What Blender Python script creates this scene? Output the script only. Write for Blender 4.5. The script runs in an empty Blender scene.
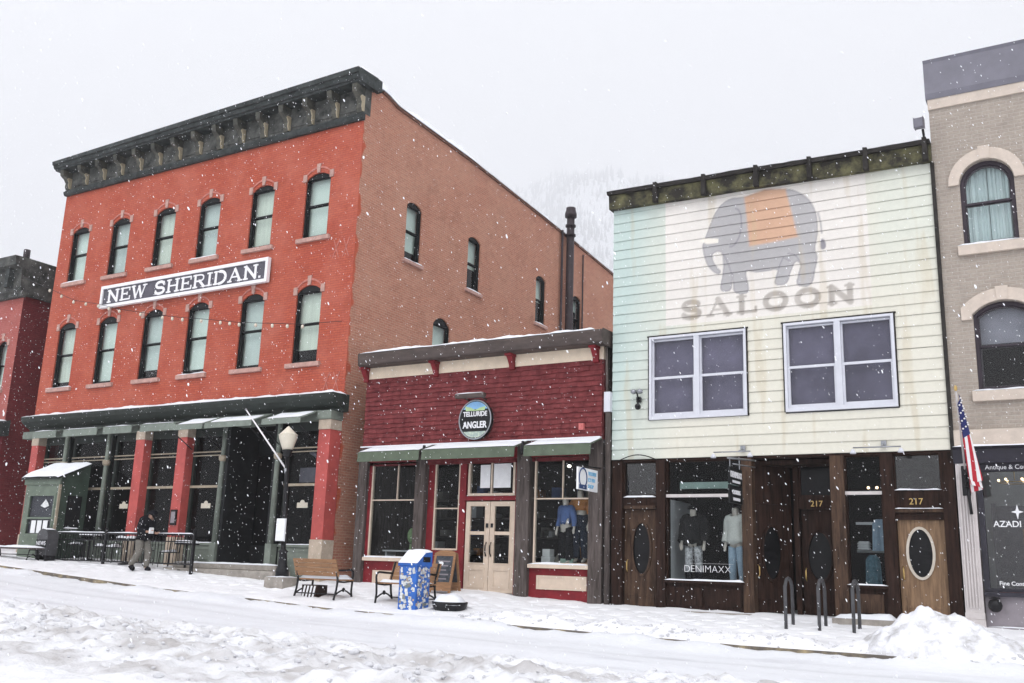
import bpy, math, random
import numpy as np
from mathutils import Vector, noise
from mathutils.geometry import tessellate_polygon
random.seed(11)
S = bpy.context.scene
HAZE, SKYV, EXPO = .00052, 7.8, .64
COL = S.collection
V = Vector

# ------------------------------------------------------------------ helpers
def interp(T, x):
    if x <= T[0][0]: return T[0][1]
    for (a, b), (c, d) in zip(T, T[1:]):
        if x <= c: return b + (d-b)*(x-a)/(c-a)
    return T[-1][1]
ZF = [(-60,1.2),(-40,.4),(-30,0.0),(-26,-.1),(-22,-.23),(-18.3,-.40),(-16,-.46),(-12.4,-.55),(-11.4,-.63),(-9.4,-.70),(-6,-.73),(-1.8,-.78),(15,-.95)]
ZC = [(-60,1.0),(-40,.25),(-30,-.15),(-23.8,-.5),(-19.9,-.73),(-16.2,-.86),(-14.15,-.96),(-11.8,-1.0),(-8.6,-1.07),(-5.2,-1.13),(-1.2,-1.13),(15,-1.2)]
def gz(x, y):
    if y > 16.4:
        t = min(1, (y-16.4)/3.6); return interp(ZC, x)*(1-t) + interp(ZF, x)*t
    return interp(ZC, x) - .1 - (16.4-y)*.02
def sstep(a, b, x):
    t = max(0, min(1, (x-a)/(b-a))); return t*t*(3-2*t)
def nz(x, y, z=0.): return noise.noise(V((x, y, z)))
def fbm(x, y, z=0., o=4):
    s, a, f = 0, 1, 1
    for _ in range(o):
        s += a*noise.noise(V((x*f, y*f, z*f+7.3*f))); a *= .5; f *= 2.07
    return s
def lin(r, g, b):
    f = lambda c: c/255/12.92 if c <= 10.3 else ((c/255+.055)/1.055)**2.4
    return (f(r), f(g), f(b))

class MB:
    """collects shapes in (u, d, z) wall coordinates or plain x, y, z; build() links ONE mesh object"""
    def __init__(s, mp=None): s.v = []; s.f = []; s.sm = []; s.mp = mp or (lambda u, d, z: (u, d, z))
    def add(s, vs, fs, smooth=False):
        n = len(s.v); s.v += [s.mp(*p) for p in vs]; s.f += [tuple(n+i for i in f) for f in fs]; s.sm += [smooth]*len(fs)
        return s
    def box(s, x0, x1, y0, y1, z0, z1):
        x0, x1 = sorted((x0, x1)); y0, y1 = sorted((y0, y1)); z0, z1 = sorted((z0, z1))
        return s.add([(x0,y0,z0),(x1,y0,z0),(x1,y1,z0),(x0,y1,z0),(x0,y0,z1),(x1,y0,z1),(x1,y1,z1),(x0,y1,z1)],
              [(0,3,2,1),(4,5,6,7),(0,1,5,4),(1,2,6,5),(2,3,7,6),(3,0,4,7)])
    def prism(s, pts, d0, d1):            # polygon in (u, z) given depth d0..d1
        n = len(pts)
        return s.add([(p[0], d0, p[1]) for p in pts] + [(p[0], d1, p[1]) for p in pts],
              [tuple(range(n)), tuple(range(2*n-1, n-1, -1))] + [(i, (i+1) % n, n+(i+1) % n, n+i) for i in range(n)])
    def prismu(s, pts, u0, u1, k=0., zref=0.):            # profile in (d, z) drawn along u
        n = len(pts)
        return s.add([(u0, p[0], p[1]) for p in pts] + [(u1, p[0], p[1]) for p in pts],
              [tuple(range(n)), tuple(range(2*n-1, n-1, -1))] + [(i, (i+1) % n, n+(i+1) % n, n+i) for i in range(n)])
    def prismz(s, pts, z0, z1):
        n = len(pts)
        return s.add([(p[0], p[1], z0) for p in pts] + [(p[0], p[1], z1) for p in pts],
              [tuple(range(n)), tuple(range(2*n-1, n-1, -1))] + [(i, (i+1) % n, n+(i+1) % n, n+i) for i in range(n)])
    def ring(s, o, i, d0, d1):            # frame between outline o and outline i (same count)
        n = len(o)
        vs = [(p[0], d0, p[1]) for p in o] + [(p[0], d0, p[1]) for p in i] + [(p[0], d1, p[1]) for p in o] + [(p[0], d1, p[1]) for p in i]
        fs = []
        for k in range(n):
            j = (k+1) % n
            fs += [(k, j, n+j, n+k), (2*n+k, 3*n+k, 3*n+j, 2*n+j), (k, 2*n+k, 2*n+j, j), (n+k, n+j, 3*n+j, 3*n+k)]
        return s.add(vs, fs)
    def holed(s, outer, holes, d0, d1, edge=True):   # wall face with openings, reveals d0..d1
        loops = [outer] + holes
        flat = [p for l in loops for p in l]
        tr = tessellate_polygon([[V((p[0], p[1], 0)) for p in l] for l in loops])
        s.add([(p[0], d0, p[1]) for p in flat], [tuple(t) for t in tr])
        for l in (loops if edge else holes):
            n = len(l)
            s.add([(p[0], d0, p[1]) for p in l] + [(p[0], d1, p[1]) for p in l], [(i, (i+1) % n, n+(i+1) % n, n+i) for i in range(n)])
        return s
    def tube(s, pts, r, n=8, cap=True):
        pts = [V(p) for p in pts]; rs = r if isinstance(r, (list, tuple)) else [r]*len(pts)
        vs, fs = [], []
        for k, p in enumerate(pts):
            t = (pts[min(k+1, len(pts)-1)] - pts[max(k-1, 0)]).normalized()
            a = t.cross(V((0,0,1))) if abs(t.z) < .95 else t.cross(V((0,1,0)))
            a.normalize(); b = t.cross(a)
            for q in range(n):
                an = 2*math.pi*q/n; vs.append(tuple(p + (a*math.cos(an) + b*math.sin(an))*rs[k]))
        for k in range(len(pts)-1):
            for q in range(n): fs.append((k*n+q, k*n+(q+1) % n, (k+1)*n+(q+1) % n, (k+1)*n+q))
        if cap: fs += [tuple(range(n-1, -1, -1)), tuple((len(pts)-1)*n+q for q in range(n))]
        return s.add(vs, fs, n > 5)
    def lathe(s, prof, cx, cy, n=18):
        vs, fs = [], []
        for r, z in prof:
            for q in range(n):
                an = 2*math.pi*q/n; vs.append((cx+r*math.cos(an), cy+r*math.sin(an), z))
        for k in range(len(prof)-1):
            for q in range(n): fs.append((k*n+q, k*n+(q+1) % n, (k+1)*n+(q+1) % n, (k+1)*n+q))
        fs += [tuple(range(n-1, -1, -1)), tuple((len(prof)-1)*n+q for q in range(n))]
        return s.add(vs, fs, True)
    def ball(s, c, r, n=10, m=7):
        r = (r, r, r) if not isinstance(r, (tuple, list)) else r
        vs, fs = [(c[0], c[1], c[2]-r[2])], []
        for k in range(1, m):
            a = math.pi*k/m
            for q in range(n):
                b = 2*math.pi*q/n
                vs.append((c[0]+r[0]*math.sin(a)*math.cos(b), c[1]+r[1]*math.sin(a)*math.sin(b), c[2]-r[2]*math.cos(a)))
        vs.append((c[0], c[1], c[2]+r[2])); L = len(vs)-1
        for q in range(n):
            fs.append((0, 1+(q+1) % n, 1+q)); fs.append((L, L-n+q, L-n+(q+1) % n))
            for k in range(m-2): fs.append((1+k*n+q, 1+k*n+(q+1) % n, 1+(k+1)*n+(q+1) % n, 1+(k+1)*n+q))
        return s.add(vs, fs, True)
    def ellipse(s, cu, cz, ru, rz, d0, d1, n=28):
        return s.prism([(cu+ru*math.cos(2*math.pi*k/n), cz+rz*math.sin(2*math.pi*k/n)) for k in range(n)], d0, d1)
    def ering(s, cu, cz, ru, rz, w, d0, d1, n=28):
        o = [(cu+ru*math.cos(2*math.pi*k/n), cz+rz*math.sin(2*math.pi*k/n)) for k in range(n)]
        i = [(cu+(ru-w)*math.cos(2*math.pi*k/n), cz+(rz-w)*math.sin(2*math.pi*k/n)) for k in range(n)]
        return s.ring(o, i, d0, d1)
    def grid(s, nx, ny, f, smooth=True):
        vs = [f(i/(nx-1), j/(ny-1)) for j in range(ny) for i in range(nx)]
        return s.add(vs, [(j*nx+i, j*nx+i+1, (j+1)*nx+i+1, (j+1)*nx+i) for j in range(ny-1) for i in range(nx-1)], smooth)
    def snow(s, u0, u1, d0, d1, z, h, step=.12, seed=0.):   # rounded, uneven cap of lying snow
        nu = max(4, int(abs(u1-u0)/step)+2); nd = 7
        def f(a, b):
            u = u0+(u1-u0)*a; d = d0+(d1-d0)*b
            e = min(1, min(a, 1-a)*abs(u1-u0)/.08)*min(1, min(b, 1-b)/.18)
            hh = h*(e**.5)*(.75+.6*nz(u*1.7+seed, d*3, z)+.25*nz(u*6+seed, d*9, z))
            return (u + .012*nz(u*7, z+b*3, seed), d + .012*nz(u*6, z, b*4+seed)*(2 if b in (0, 1) else 1), z+.003+max(0, hh))
        return s.grid(nu, nd, f)
    def build(s, name, m, parent=None, bevel=0.):
        off = wl(parent)
        me = bpy.data.meshes.new(name)
        if parent is None:
            a = np.array(s.v); off = V(((a[:,0].min()+a[:,0].max())/2, (a[:,1].min()+a[:,1].max())/2, a[:,2].min()))
        me.from_pydata([(p[0]-off.x, p[1]-off.y, p[2]-off.z) for p in s.v], [], s.f)
        me.polygons.foreach_set('use_smooth', s.sm)
        me.materials.append(m); me.update()
        o = bpy.data.objects.new(name, me); COL.objects.link(o)
        if parent is None: o.location = off
        else: o.parent = parent
        if bevel:
            b = o.modifiers.new('bevel', 'BEVEL'); b.width = bevel; b.segments = 2; b.limit_method = 'ANGLE'
        return o

def wl(o):
    r = V((0, 0, 0))
    while o is not None: r = r + o.location; o = o.parent
    return r
def thing(name, label, cat, loc, group=None):
    o = bpy.data.objects.new(name, None); COL.objects.link(o); o.location = loc; o.empty_display_size = .2
    return tag(o, label, cat, group)
def tag(o, label, cat, group=None):
    o['label'] = label; o['category'] = cat
    if group: o['group'] = group
    return o
def kind(o, k): o['kind'] = k; return o

# ------------------------------------------------------------------ materials
def newmat(name):
    m = bpy.data.materials.new(name); m.use_nodes = True
    nt = m.node_tree; nt.nodes.clear()
    return m, nt, nt.nodes.new, nt.links.new
def M(name, rgb, rough=.75, var=.14, scale=5., bump=.0, bscale=40., metal=0., spec=.35, stretch=None, rgb2=None, detail=5, thresh=None):
    m, nt, N, Lk = newmat(name)
    out = N('ShaderNodeOutputMaterial'); p = N('ShaderNodeBsdfPrincipled'); Lk(p.outputs[0], out.inputs[0])
    p.inputs['Roughness'].default_value = rough; p.inputs['Metallic'].default_value = metal
    p.inputs['Specular IOR Level'].default_value = spec
    tc = N('ShaderNodeTexCoord'); mp = N('ShaderNodeMapping'); Lk(tc.outputs['Object'], mp.inputs[0])
    if stretch: mp.inputs['Scale'].default_value = stretch
    n = N('ShaderNodeTexNoise'); n.inputs['Scale'].default_value = scale; n.inputs['Detail'].default_value = detail; n.inputs['Roughness'].default_value = .65
    Lk(mp.outputs[0], n.inputs['Vector'])
    r = N('ShaderNodeValToRGB'); Lk(n.outputs['Fac'], r.inputs[0])
    lo, hi = thresh or (.3, .7)
    r.color_ramp.elements[0].position = lo; r.color_ramp.elements[1].position = hi
    c2 = rgb2 or tuple(min(1, c*(1+var)) for c in rgb)
    r.color_ramp.elements[0].color = (*[c*(1-var) for c in rgb], 1); r.color_ramp.elements[1].color = (*c2, 1)
    Lk(r.outputs[0], p.inputs['Base Color'])
    if bump:
        b = N('ShaderNodeBump'); b.inputs['Strength'].default_value = bump; b.inputs['Distance'].default_value = .02
        n2 = N('ShaderNodeTexNoise'); n2.inputs['Scale'].default_value = bscale; n2.inputs['Detail'].default_value = 4
        Lk(mp.outputs[0], n2.inputs['Vector']); Lk(n2.outputs['Fac'], b.inputs['Height']); Lk(b.outputs[0], p.inputs['Normal'])
    return m
def brick(name, axis, c1, c2, mortar, worn, rough=.85, w=.21, h=.072, edge_paint=None, amt=.55, msize=.009):
    m, nt, N, Lk = newmat(name)
    out = N('ShaderNodeOutputMaterial'); p = N('ShaderNodeBsdfPrincipled'); Lk(p.outputs[0], out.inputs[0])
    p.inputs['Roughness'].default_value = rough; p.inputs['Specular IOR Level'].default_value = .25
    tc = N('ShaderNodeTexCoord'); sx = N('ShaderNodeSeparateXYZ'); Lk(tc.outputs['Object'], sx.inputs[0])
    cb = N('ShaderNodeCombineXYZ'); Lk(sx.outputs[axis], cb.inputs[0]); Lk(sx.outputs[2], cb.inputs[1])
    b = N('ShaderNodeTexBrick'); Lk(cb.outputs[0], b.inputs['Vector'])
    b.inputs['Scale'].default_value = 1; b.inputs['Brick Width'].default_value = w; b.inputs['Row Height'].default_value = h
    b.inputs['Mortar Size'].default_value = msize; b.inputs['Mortar Smooth'].default_value = .3; b.inputs['Bias'].default_value = 0
    b.inputs['Color1'].default_value = (*c1, 1); b.inputs['Color2'].default_value = (*c2, 1); b.inputs['Mortar'].default_value = (*mortar, 1)
    def nse(sc, lo, hi, dt=6):
        n = N('ShaderNodeTexNoise'); n.inputs['Scale'].default_value = sc; n.inputs['Detail'].default_value = dt; n.inputs['Roughness'].default_value = .7
        Lk(tc.outputs['Object'], n.inputs['Vector'])
        r = N('ShaderNodeMapRange'); r.inputs[1].default_value = lo; r.inputs[2].default_value = hi; Lk(n.outputs['Fac'], r.inputs[0]); return r
    def mix(fac, a, bcol, mode='MIX'):
        x = N('ShaderNodeMix'); x.data_type = 'RGBA'; x.blend_type = mode
        if isinstance(fac, float): x.inputs[0].default_value = fac
        else: Lk(fac, x.inputs[0])
        for i, v in ((6, a), (7, bcol)):
            if isinstance(v, tuple): x.inputs[i].default_value = (*v, 1)
            else: Lk(v, x.inputs[i])
        return x.outputs[2]
    f = nse(.7, .42, .72, 8); mul = N('ShaderNodeMath'); mul.operation = 'MULTIPLY'; mul.inputs[1].default_value = amt; Lk(f.outputs[0], mul.inputs[0])
    col = mix(mul.outputs[0], b.outputs['Color'], worn)
    f2 = nse(6., .3, .75); mul2 = N('ShaderNodeMath'); mul2.operation = 'MULTIPLY'; mul2.inputs[1].default_value = .3; Lk(f2.outputs[0], mul2.inputs[0])
    col = mix(mul2.outputs[0], col, tuple(c*.6 for c in c1))
    f3 = nse(20., .38, .68, 5); mul3 = N('ShaderNodeMath'); mul3.operation = 'MULTIPLY'; mul3.inputs[1].default_value = .38; Lk(f3.outputs[0], mul3.inputs[0])
    col = mix(mul3.outputs[0], col, tuple(min(1, c*1.35+.025) for c in c1))
    f4 = nse(1.7, .52, .8); mul4 = N('ShaderNodeMath'); mul4.operation = 'MULTIPLY'; mul4.inputs[1].default_value = .5; Lk(f4.outputs[0], mul4.inputs[0])
    col = mix(mul4.outputs[0], col, tuple(c*.5 for c in c1))
    if edge_paint:                           # front paint lapping unevenly round the corner
        lim, pc = edge_paint
        n = N('ShaderNodeTexNoise'); n.inputs['Scale'].default_value = 1.6; n.inputs['Detail'].default_value = 5; Lk(tc.outputs['Object'], n.inputs['Vector'])
        a = N('ShaderNodeMath'); a.operation = 'MULTIPLY_ADD'; Lk(n.outputs['Fac'], a.inputs[0]); a.inputs[1].default_value = .75; Lk(sx.outputs[1], a.inputs[2])
        g = N('ShaderNodeMapRange'); g.inputs[1].default_value = lim+.36; g.inputs[2].default_value = lim+.42; g.inputs[3].default_value = 1; g.inputs[4].default_value = 0; Lk(a.outputs[0], g.inputs[0])
        col = mix(g.outputs[0], col, pc)
    Lk(col, p.inputs['Base Color'])
    bp = N('ShaderNodeBump'); bp.inputs['Strength'].default_value = .8; bp.inputs['Distance'].default_value = .012
    inv = N('ShaderNodeMath'); inv.operation = 'SUBTRACT'; inv.inputs[0].default_value = 1; Lk(b.outputs['Fac'], inv.inputs[1])
    Lk(inv.outputs[0], bp.inputs['Height']); Lk(bp.outputs[0], p.inputs['Normal'])
    return m
def glassmat(name, tint=(1, 1, 1), refl=1.0, ior=1.45, rough=.0):
    m, nt, N, Lk = newmat(name)
    out = N('ShaderNodeOutputMaterial'); mx = N('ShaderNodeMixShader'); t = N('ShaderNodeBsdfTransparent'); g = N('ShaderNodeBsdfGlossy')
    t.inputs[0].default_value = (*tint, 1); g.inputs['Roughness'].default_value = rough
    fr = N('ShaderNodeFresnel'); fr.inputs[0].default_value = ior
    ml = N('ShaderNodeMath'); ml.operation = 'MULTIPLY'; ml.inputs[1].default_value = refl; gm = N('ShaderNodeNewGeometry'); bk = N('ShaderNodeMath'); bk.operation = 'SUBTRACT'; bk.inputs[0].default_value = 1; Lk(gm.outputs['Backfacing'], bk.inputs[1])
    m2 = N('ShaderNodeMath'); m2.operation = 'MULTIPLY'; Lk(fr.outputs[0], m2.inputs[0]); Lk(bk.outputs[0], m2.inputs[1]); Lk(m2.outputs[0], ml.inputs[0])
    tc = N('ShaderNodeTexCoord'); n = N('ShaderNodeTexNoise'); n.inputs['Scale'].default_value = 1.3; Lk(tc.outputs['Object'], n.inputs['Vector'])
    b = N('ShaderNodeBump'); b.inputs['Strength'].default_value = .06; b.inputs['Distance'].default_value = .05; Lk(n.outputs['Fac'], b.inputs['Height']); Lk(b.outputs[0], g.inputs['Normal'])
    Lk(ml.outputs[0], mx.inputs[0]); Lk(t.outputs[0], mx.inputs[1]); Lk(g.outputs[0], mx.inputs[2]); Lk(mx.outputs[0], out.inputs[0])
    return m
def attrmat(name, rough=.8, bump=0., bscale=30., spec=.3, sss=0., bdist=.02, grain=.12):
    m, nt, N, Lk = newmat(name)
    out = N('ShaderNodeOutputMaterial'); p = N('ShaderNodeBsdfPrincipled'); Lk(p.outputs[0], out.inputs[0])
    p.inputs['Roughness'].default_value = rough; p.inputs['Specular IOR Level'].default_value = spec
    a = N('ShaderNodeVertexColor'); a.layer_name = 'Col'
    tc = N('ShaderNodeTexCoord'); n = N('ShaderNodeTexNoise'); n.inputs['Scale'].default_value = 9; n.inputs['Detail'].default_value = 6; Lk(tc.outputs['Object'], n.inputs['Vector'])
    r = N('ShaderNodeMapRange'); r.inputs[1].default_value = .25; r.inputs[2].default_value = .75; r.inputs[3].default_value = 1-grain; r.inputs[4].default_value = 1; Lk(n.outputs['Fac'], r.inputs[0])
    x = N('ShaderNodeMix'); x.data_type = 'RGBA'; x.blend_type = 'MULTIPLY'; x.inputs[0].default_value = 1; Lk(a.outputs[0], x.inputs[6]); Lk(r.outputs[0], x.inputs[7])
    Lk(x.outputs[2], p.inputs['Base Color'])
    if bump:
        b = N('ShaderNodeBump'); b.inputs['Strength'].default_value = bump; b.inputs['Distance'].default_value = bdist
        n2 = N('ShaderNodeTexNoise'); n2.inputs['Scale'].default_value = bscale; n2.inputs['Detail'].default_value = 6; Lk(tc.outputs['Object'], n2.inputs['Vector'])
        Lk(n2.outputs['Fac'], b.inputs['Height']); Lk(b.outputs[0], p.inputs['Normal'])
    return m
def glow(name, rgb, st):
    m, nt, N, Lk = newmat(name); out = N('ShaderNodeOutputMaterial'); e = N('ShaderNodeEmission')
    e.inputs[0].default_value = (*rgb, 1); e.inputs[1].default_value = st; Lk(e.outputs[0], out.inputs[0]); return m

RED = (.44, .092, .048)
m_redbrick = brick('painted_red_brick', 0, RED, (.36, .066, .042), (.25, .05, .036), (.55, .21, .155), w=.2, h=.07, amt=.5)
m_sidebrick = brick('bare_brick', 1, (.44, .19, .125), (.33, .135, .092), (.44, .30, .22), (.50, .31, .22), edge_paint=(-9.97, RED), amt=.5)
m_pinkbrick = brick('old_pink_brick', 0, (.38, .10, .085), (.32, .08, .07), (.36, .13, .11), (.42, .2, .18))
m_maroonbrick = brick('maroon_brick', 1, (.16, .018, .022), (.12, .014, .018), (.1, .014, .016), (.19, .05, .05))
m_tanbrick = brick('tan_brick', 0, (.36, .31, .262), (.315, .268, .23), (.41, .365, .32), (.40, .35, .30), h=.076, w=.22, amt=.3, msize=.012)
m_redpaint = M('red_pillar_paint', (.43, .08, .07), .6, .18, 3, .2, 30)
m_stone = M('beige_stone', (.46, .38, .30), .85, .15, 8, .3, 40)
m_sandstone = M('sandstone', (.56, .48, .41), .85, .1, 6, .2, 50)
m_lint = M('pale_lintel_stone', (.43, .27, .23), .85, .2, 8, .3, 50)
m_redarch = M('painted_arch_brick', (.46, .17, .135), .8, .3, 8, .3, 50)
m_sill = M('grey_sill_stone', (.44, .27, .23), .85, .2, 8, .3, 50)
m_corn = M('dark_cornice_paint', (.020, .025, .025), .6, .35, 4, .2, 30, rgb2=(.06, .068, .066))
m_corn2 = M('cornice_panel_grey', (.035, .04, .038), .7, .5, 3, .2, 30, rgb2=(.13, .13, .12))
m_brk = M('weathered_bracket', (.035, .04, .036), .75, .4, 4, .2, 30, rgb2=(.11, .105, .085))
m_brkhilite = M('bracket_highlight_tan', (.34, .29, .20), .8, .2, 9)
m_green = M('grey_green_paint', (.165, .19, .16), .6, .25, 3, .15, 30)
m_dkgreen = M('dark_green_paint', (.026, .032, .028), .55, .3, 3, .15, 30)
m_hut = M('vestibule_green_paint', (.14, .175, .135), .65, .2, 2.5, .15, 30)
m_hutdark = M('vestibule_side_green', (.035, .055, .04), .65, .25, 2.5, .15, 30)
m_awn = M('grey_green_canvas', (.19, .22, .19), .9, .15, 4, .2, 90)
m_shopawn = M('green_canvas', (.10, .125, .088), .9, .18, 4, .2, 90)
m_trim = M('tan_window_trim', (.32, .27, .20), .6, .2, 5)
m_blk = M('black_window_paint', (.011, .012, .013), .45, .3, 5)
m_iron = M('black_iron', (.014, .014, .016), .45, .3, 9, .1, 60, metal=.2)
m_int = M('dark_interior', (.009, .008, .009), .9, .5, .8)
m_int2 = M('dim_shop_interior', (.018, .015, .014), .9, .5, .9)
m_intgrey = M('grey_display_wall', (.60, .61, .63), .9, .12, 1.5)
m_blind = M('pale_roller_blind', (.68, .78, .73), .9, .06, 2, stretch=(1, 1, .2))
m_blindb = M('greyer_roller_blind', (.56, .64, .62), .9, .10, 2, stretch=(1, 1, .2))
m_blindc = M('cream_roller_blind', (.66, .72, .64), .9, .12, 3, stretch=(4, 4, .2))
m_blind2 = M('grey_screen', (.24, .23, .28), .9, .32, .9, detail=3)
m_curtain = M('pale_curtain', (.56, .64, .66), .9, .12, 6, stretch=(8, 8, .3))
m_glass = glassmat('window_glass', (.93, .95, .94), 1.0)
m_shopglass = glassmat('shop_glass', (.84, .86, .86), .34)
m_brightglass = glassmat('reflective_shop_glass', (.8, .82, .82), 2.1)
m_saloonglass = glassmat('saloon_glass', (.8, .8, .84), 1.25)
m_white = M('white_vinyl', (.60, .61, .66), .5, .05, 4)
m_signwhite = M('sign_white_paint', (.80, .79, .80), .6, .06, 4)
m_signblue = M('sign_slate_paint', (.085, .080, .10), .6, .2, 4)
m_shingle = M('red_shingle_paint', (.145, .025, .029), .8, .35, 4.5, .7, 50, rgb2=(.225, .052, .054))
m_maroon = M('maroon_paint', (.19, .016, .022), .55, .25, 4, .1, 40)
m_cream = M('cream_paint', (.60, .49, .39), .65, .1, 4, .1, 40)
m_frieze = M('cream_frieze_paint', (.72, .60, .46), .7, .12, 2.5)
m_greywood = M('grey_brown_wood', (.066, .052, .048), .85, .35, 3, .4, 30, stretch=(6, 6, .7), rgb2=(.13, .108, .10))
m_dkwood = M('dark_stained_wood', (.015, .008, .0065), .6, .45, 3, .3, 30, stretch=(6, 6, .6), rgb2=(.040, .020, .014))
m_midwood = M('worn_brown_wood', (.034, .019, .013), .6, .5, 3, .3, 30, stretch=(5, 5, .6), rgb2=(.095, .056, .036))
m_oak = M('oak_door_wood', (.15, .082, .042), .55, .4, 3, .3, 30, stretch=(7, 7, .6), rgb2=(.29, .18, .10))
m_roofwood = M('weathered_cornice_boards', (.050, .045, .036), .9, .5, 2.6, .5, 25, rgb2=(.19, .18, .085), thresh=(.42, .78))
m_roofdark = M('dark_roof_edge', (.035, .032, .03), .9, .4, 4)
m_browncorn = M('brown_metal_cornice', (.072, .054, .048), .7, .35, 3, .15, 30, stretch=(.7, 2, 2))
m_snow = M('lying_snow', (.80, .82, .86), .7, .05, 2.5, .5, 16, spec=.2)
m_flake = M('snowflake', (.92, .93, .96), .8, .02, 2, spec=.1)
m_pipe = M('rusty_flue', (.030, .021, .025), .6, .4, 6, .2, 30)
m_plum = M('plum_grey_metal', (.175, .170, .20), .6, .12, 2)
m_pilaster = M('pale_pilaster_paint', (.54, .50, .49), .65, .08, 5)
m_fascia = M('dark_fascia', (.022, .02, .03), .5, .3, 3)
m_mauve = M('mauve_panel', (.24, .215, .235), .6, .15, 3)
m_txt = M('white_lettering', (.75, .75, .77), .6, .05, 3)
m_gold = M('gold_numerals', (.55, .38, .14), .4, .2, 10, metal=.4)
m_blue = M('blue_bin_paint', (.025, .12, .44), .5, .25, 5)
m_stick = M('paper_stickers', (.55, .60, .62), .7, .3, 9, rgb2=(.82, .82, .80))
m_stick2 = M('coloured_stickers', (.22, .40, .40), .7, .6, 2.5, rgb2=(.60, .42, .34))
m_slat = M('bench_slat_wood', (.28, .15, .075), .7, .3, 4, .2, 30, stretch=(1, 8, 8))
m_conc = M('concrete', (.30, .275, .245), .9, .25, 5, .4, 40)
m_kerb = M('stained_kerb', (.20, .175, .15), .9, .4, 3, .5, 30, rgb2=(.42, .34, .2), thresh=(.45, .75))
m_globe = M('frosted_globe', (.66, .61, .50), .5, .06, 4)
m_steel = M('grey_steel', (.30, .31, .33), .4, .15, 6, metal=.7)
m_paper = M('white_paper', (.78, .79, .80), .8, .06, 6)
m_flagr = M('flag_red', (.42, .02, .035), .8, .1, 6)
m_flagw = M('flag_white', (.72, .70, .70), .8, .06, 6)
m_flagb = M('flag_blue', (.02, .025, .11), .8, .1, 6)
m_skin = M('skin', (.50, .31, .23), .6, .06, 8)
m_manq = M('mannequin_shell', (.62, .56, .50), .5, .05, 6)
m_dkcloth = M('black_cloth', (.012, .012, .015), .9, .3, 12)
m_khaki = M('grey_khaki_cloth', (.17, .16, .14), .9, .2, 12)
m_denim = M('dark_denim', (.022, .03, .05), .9, .4, 10)
m_ltdenim = M('pale_denim', (.32, .42, .52), .9, .2, 10)
m_bluecloth = M('blue_jersey', (.10, .16, .36), .9, .15, 10)
m_orange = M('orange_jacket_cloth', (.42, .17, .05), .9, .2, 10)
m_whitecloth = M('white_fleece', (.66, .66, .62), .95, .12, 20, .5, 60)
m_patterned = M('patterned_cloth', (.18, .18, .2), .9, .6, 16, rgb2=(.78, .78, .8))
m_bulb = glow('warm_bulb', (1, .72, .42), 3.5)
m_cool = glow('shop_spot_light', (1, .93, .82), 5)
m_news = M('dark_box_paint', (.06, .06, .065), .5, .3, 5)
m_chalk = M('chalkboard', (.03, .035, .045), .7, .5, 9, rgb2=(.08, .09, .11))

m_darkpane = M('dark_door_glass', (.010, .010, .011), .08, .3, 2, spec=.12)
for m_, v_ in ((m_dkwood, .10), (m_midwood, .14), (m_blk, .16), (m_int, .02), (m_int2, .05), (m_dkgreen, .2), (m_dkcloth, .05), (m_iron, .25), (m_greywood, .15), (m_corn, .2), (m_corn2, .15), (m_roofdark, .1), (m_maroon, .2), (m_shingle, .15), (m_denim, .08)):
    [n_ for n_ in m_.node_tree.nodes if n_.type == 'BSDF_PRINCIPLED'][0].inputs['Specular IOR Level'].default_value = v_

def oarch(u0, u1, z0, zs, za, n=10):
    w = (u1-u0)/2; h = max(.001, za-zs); R = (w*w+h*h)/(2*h); cu = (u0+u1)/2; cz = za-R
    a0 = math.atan2(zs-cz, w)
    return [(u0, z0), (u1, z0)] + [(cu+R*math.cos(a0+(math.pi-2*a0)*k/n), cz+R*math.sin(a0+(math.pi-2*a0)*k/n)) for k in range(n+1)]
def rect(u0, u1, z0, z1): return [(u0, z0), (u1, z0), (u1, z1), (u0, z1)]
FR = lambda Y: (lambda u, d, z: (u, Y+d, z))
SIDE = lambda X: (lambda u, d, z: (X-d, u, z))      # wall facing +X

# ------------------------------------------------------------------ lettering
def text(body, size, mp, u, z, d, parent, name, m, align='LEFT', sx=1., thick=.006, shear=0., bold=0.):
    c = bpy.data.curves.new('t', 'FONT'); c.body = body; c.size = size; c.extrude = thick; c.align_x = align; c.shear = shear; c.offset = bold
    o = bpy.data.objects.new('t', c); COL.objects.link(o); bpy.context.view_layer.update()
    me = bpy.data.meshes.new_from_object(o.evaluated_get(bpy.context.evaluated_depsgraph_get()))
    mb = MB(mp); mb.add([(u+v.co.x*sx, d-v.co.z-thick, z+v.co.y) for v in me.vertices], [tuple(p.vertices) for p in me.polygons])
    bpy.data.objects.remove(o); bpy.data.curves.remove(c); bpy.data.meshes.remove(me)
    return mb.build(name, m, parent)
def arcp(cx, cz, rx, rz, a0, a1, n=10):
    return [(cx+rx*math.cos(math.radians(a0+(a1-a0)*k/n)), cz+rz*math.sin(math.radians(a0+(a1-a0)*k/n))) for k in range(n+1)]
T_, t_ = 1.0, .55    # thick and thin stroke weights
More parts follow.
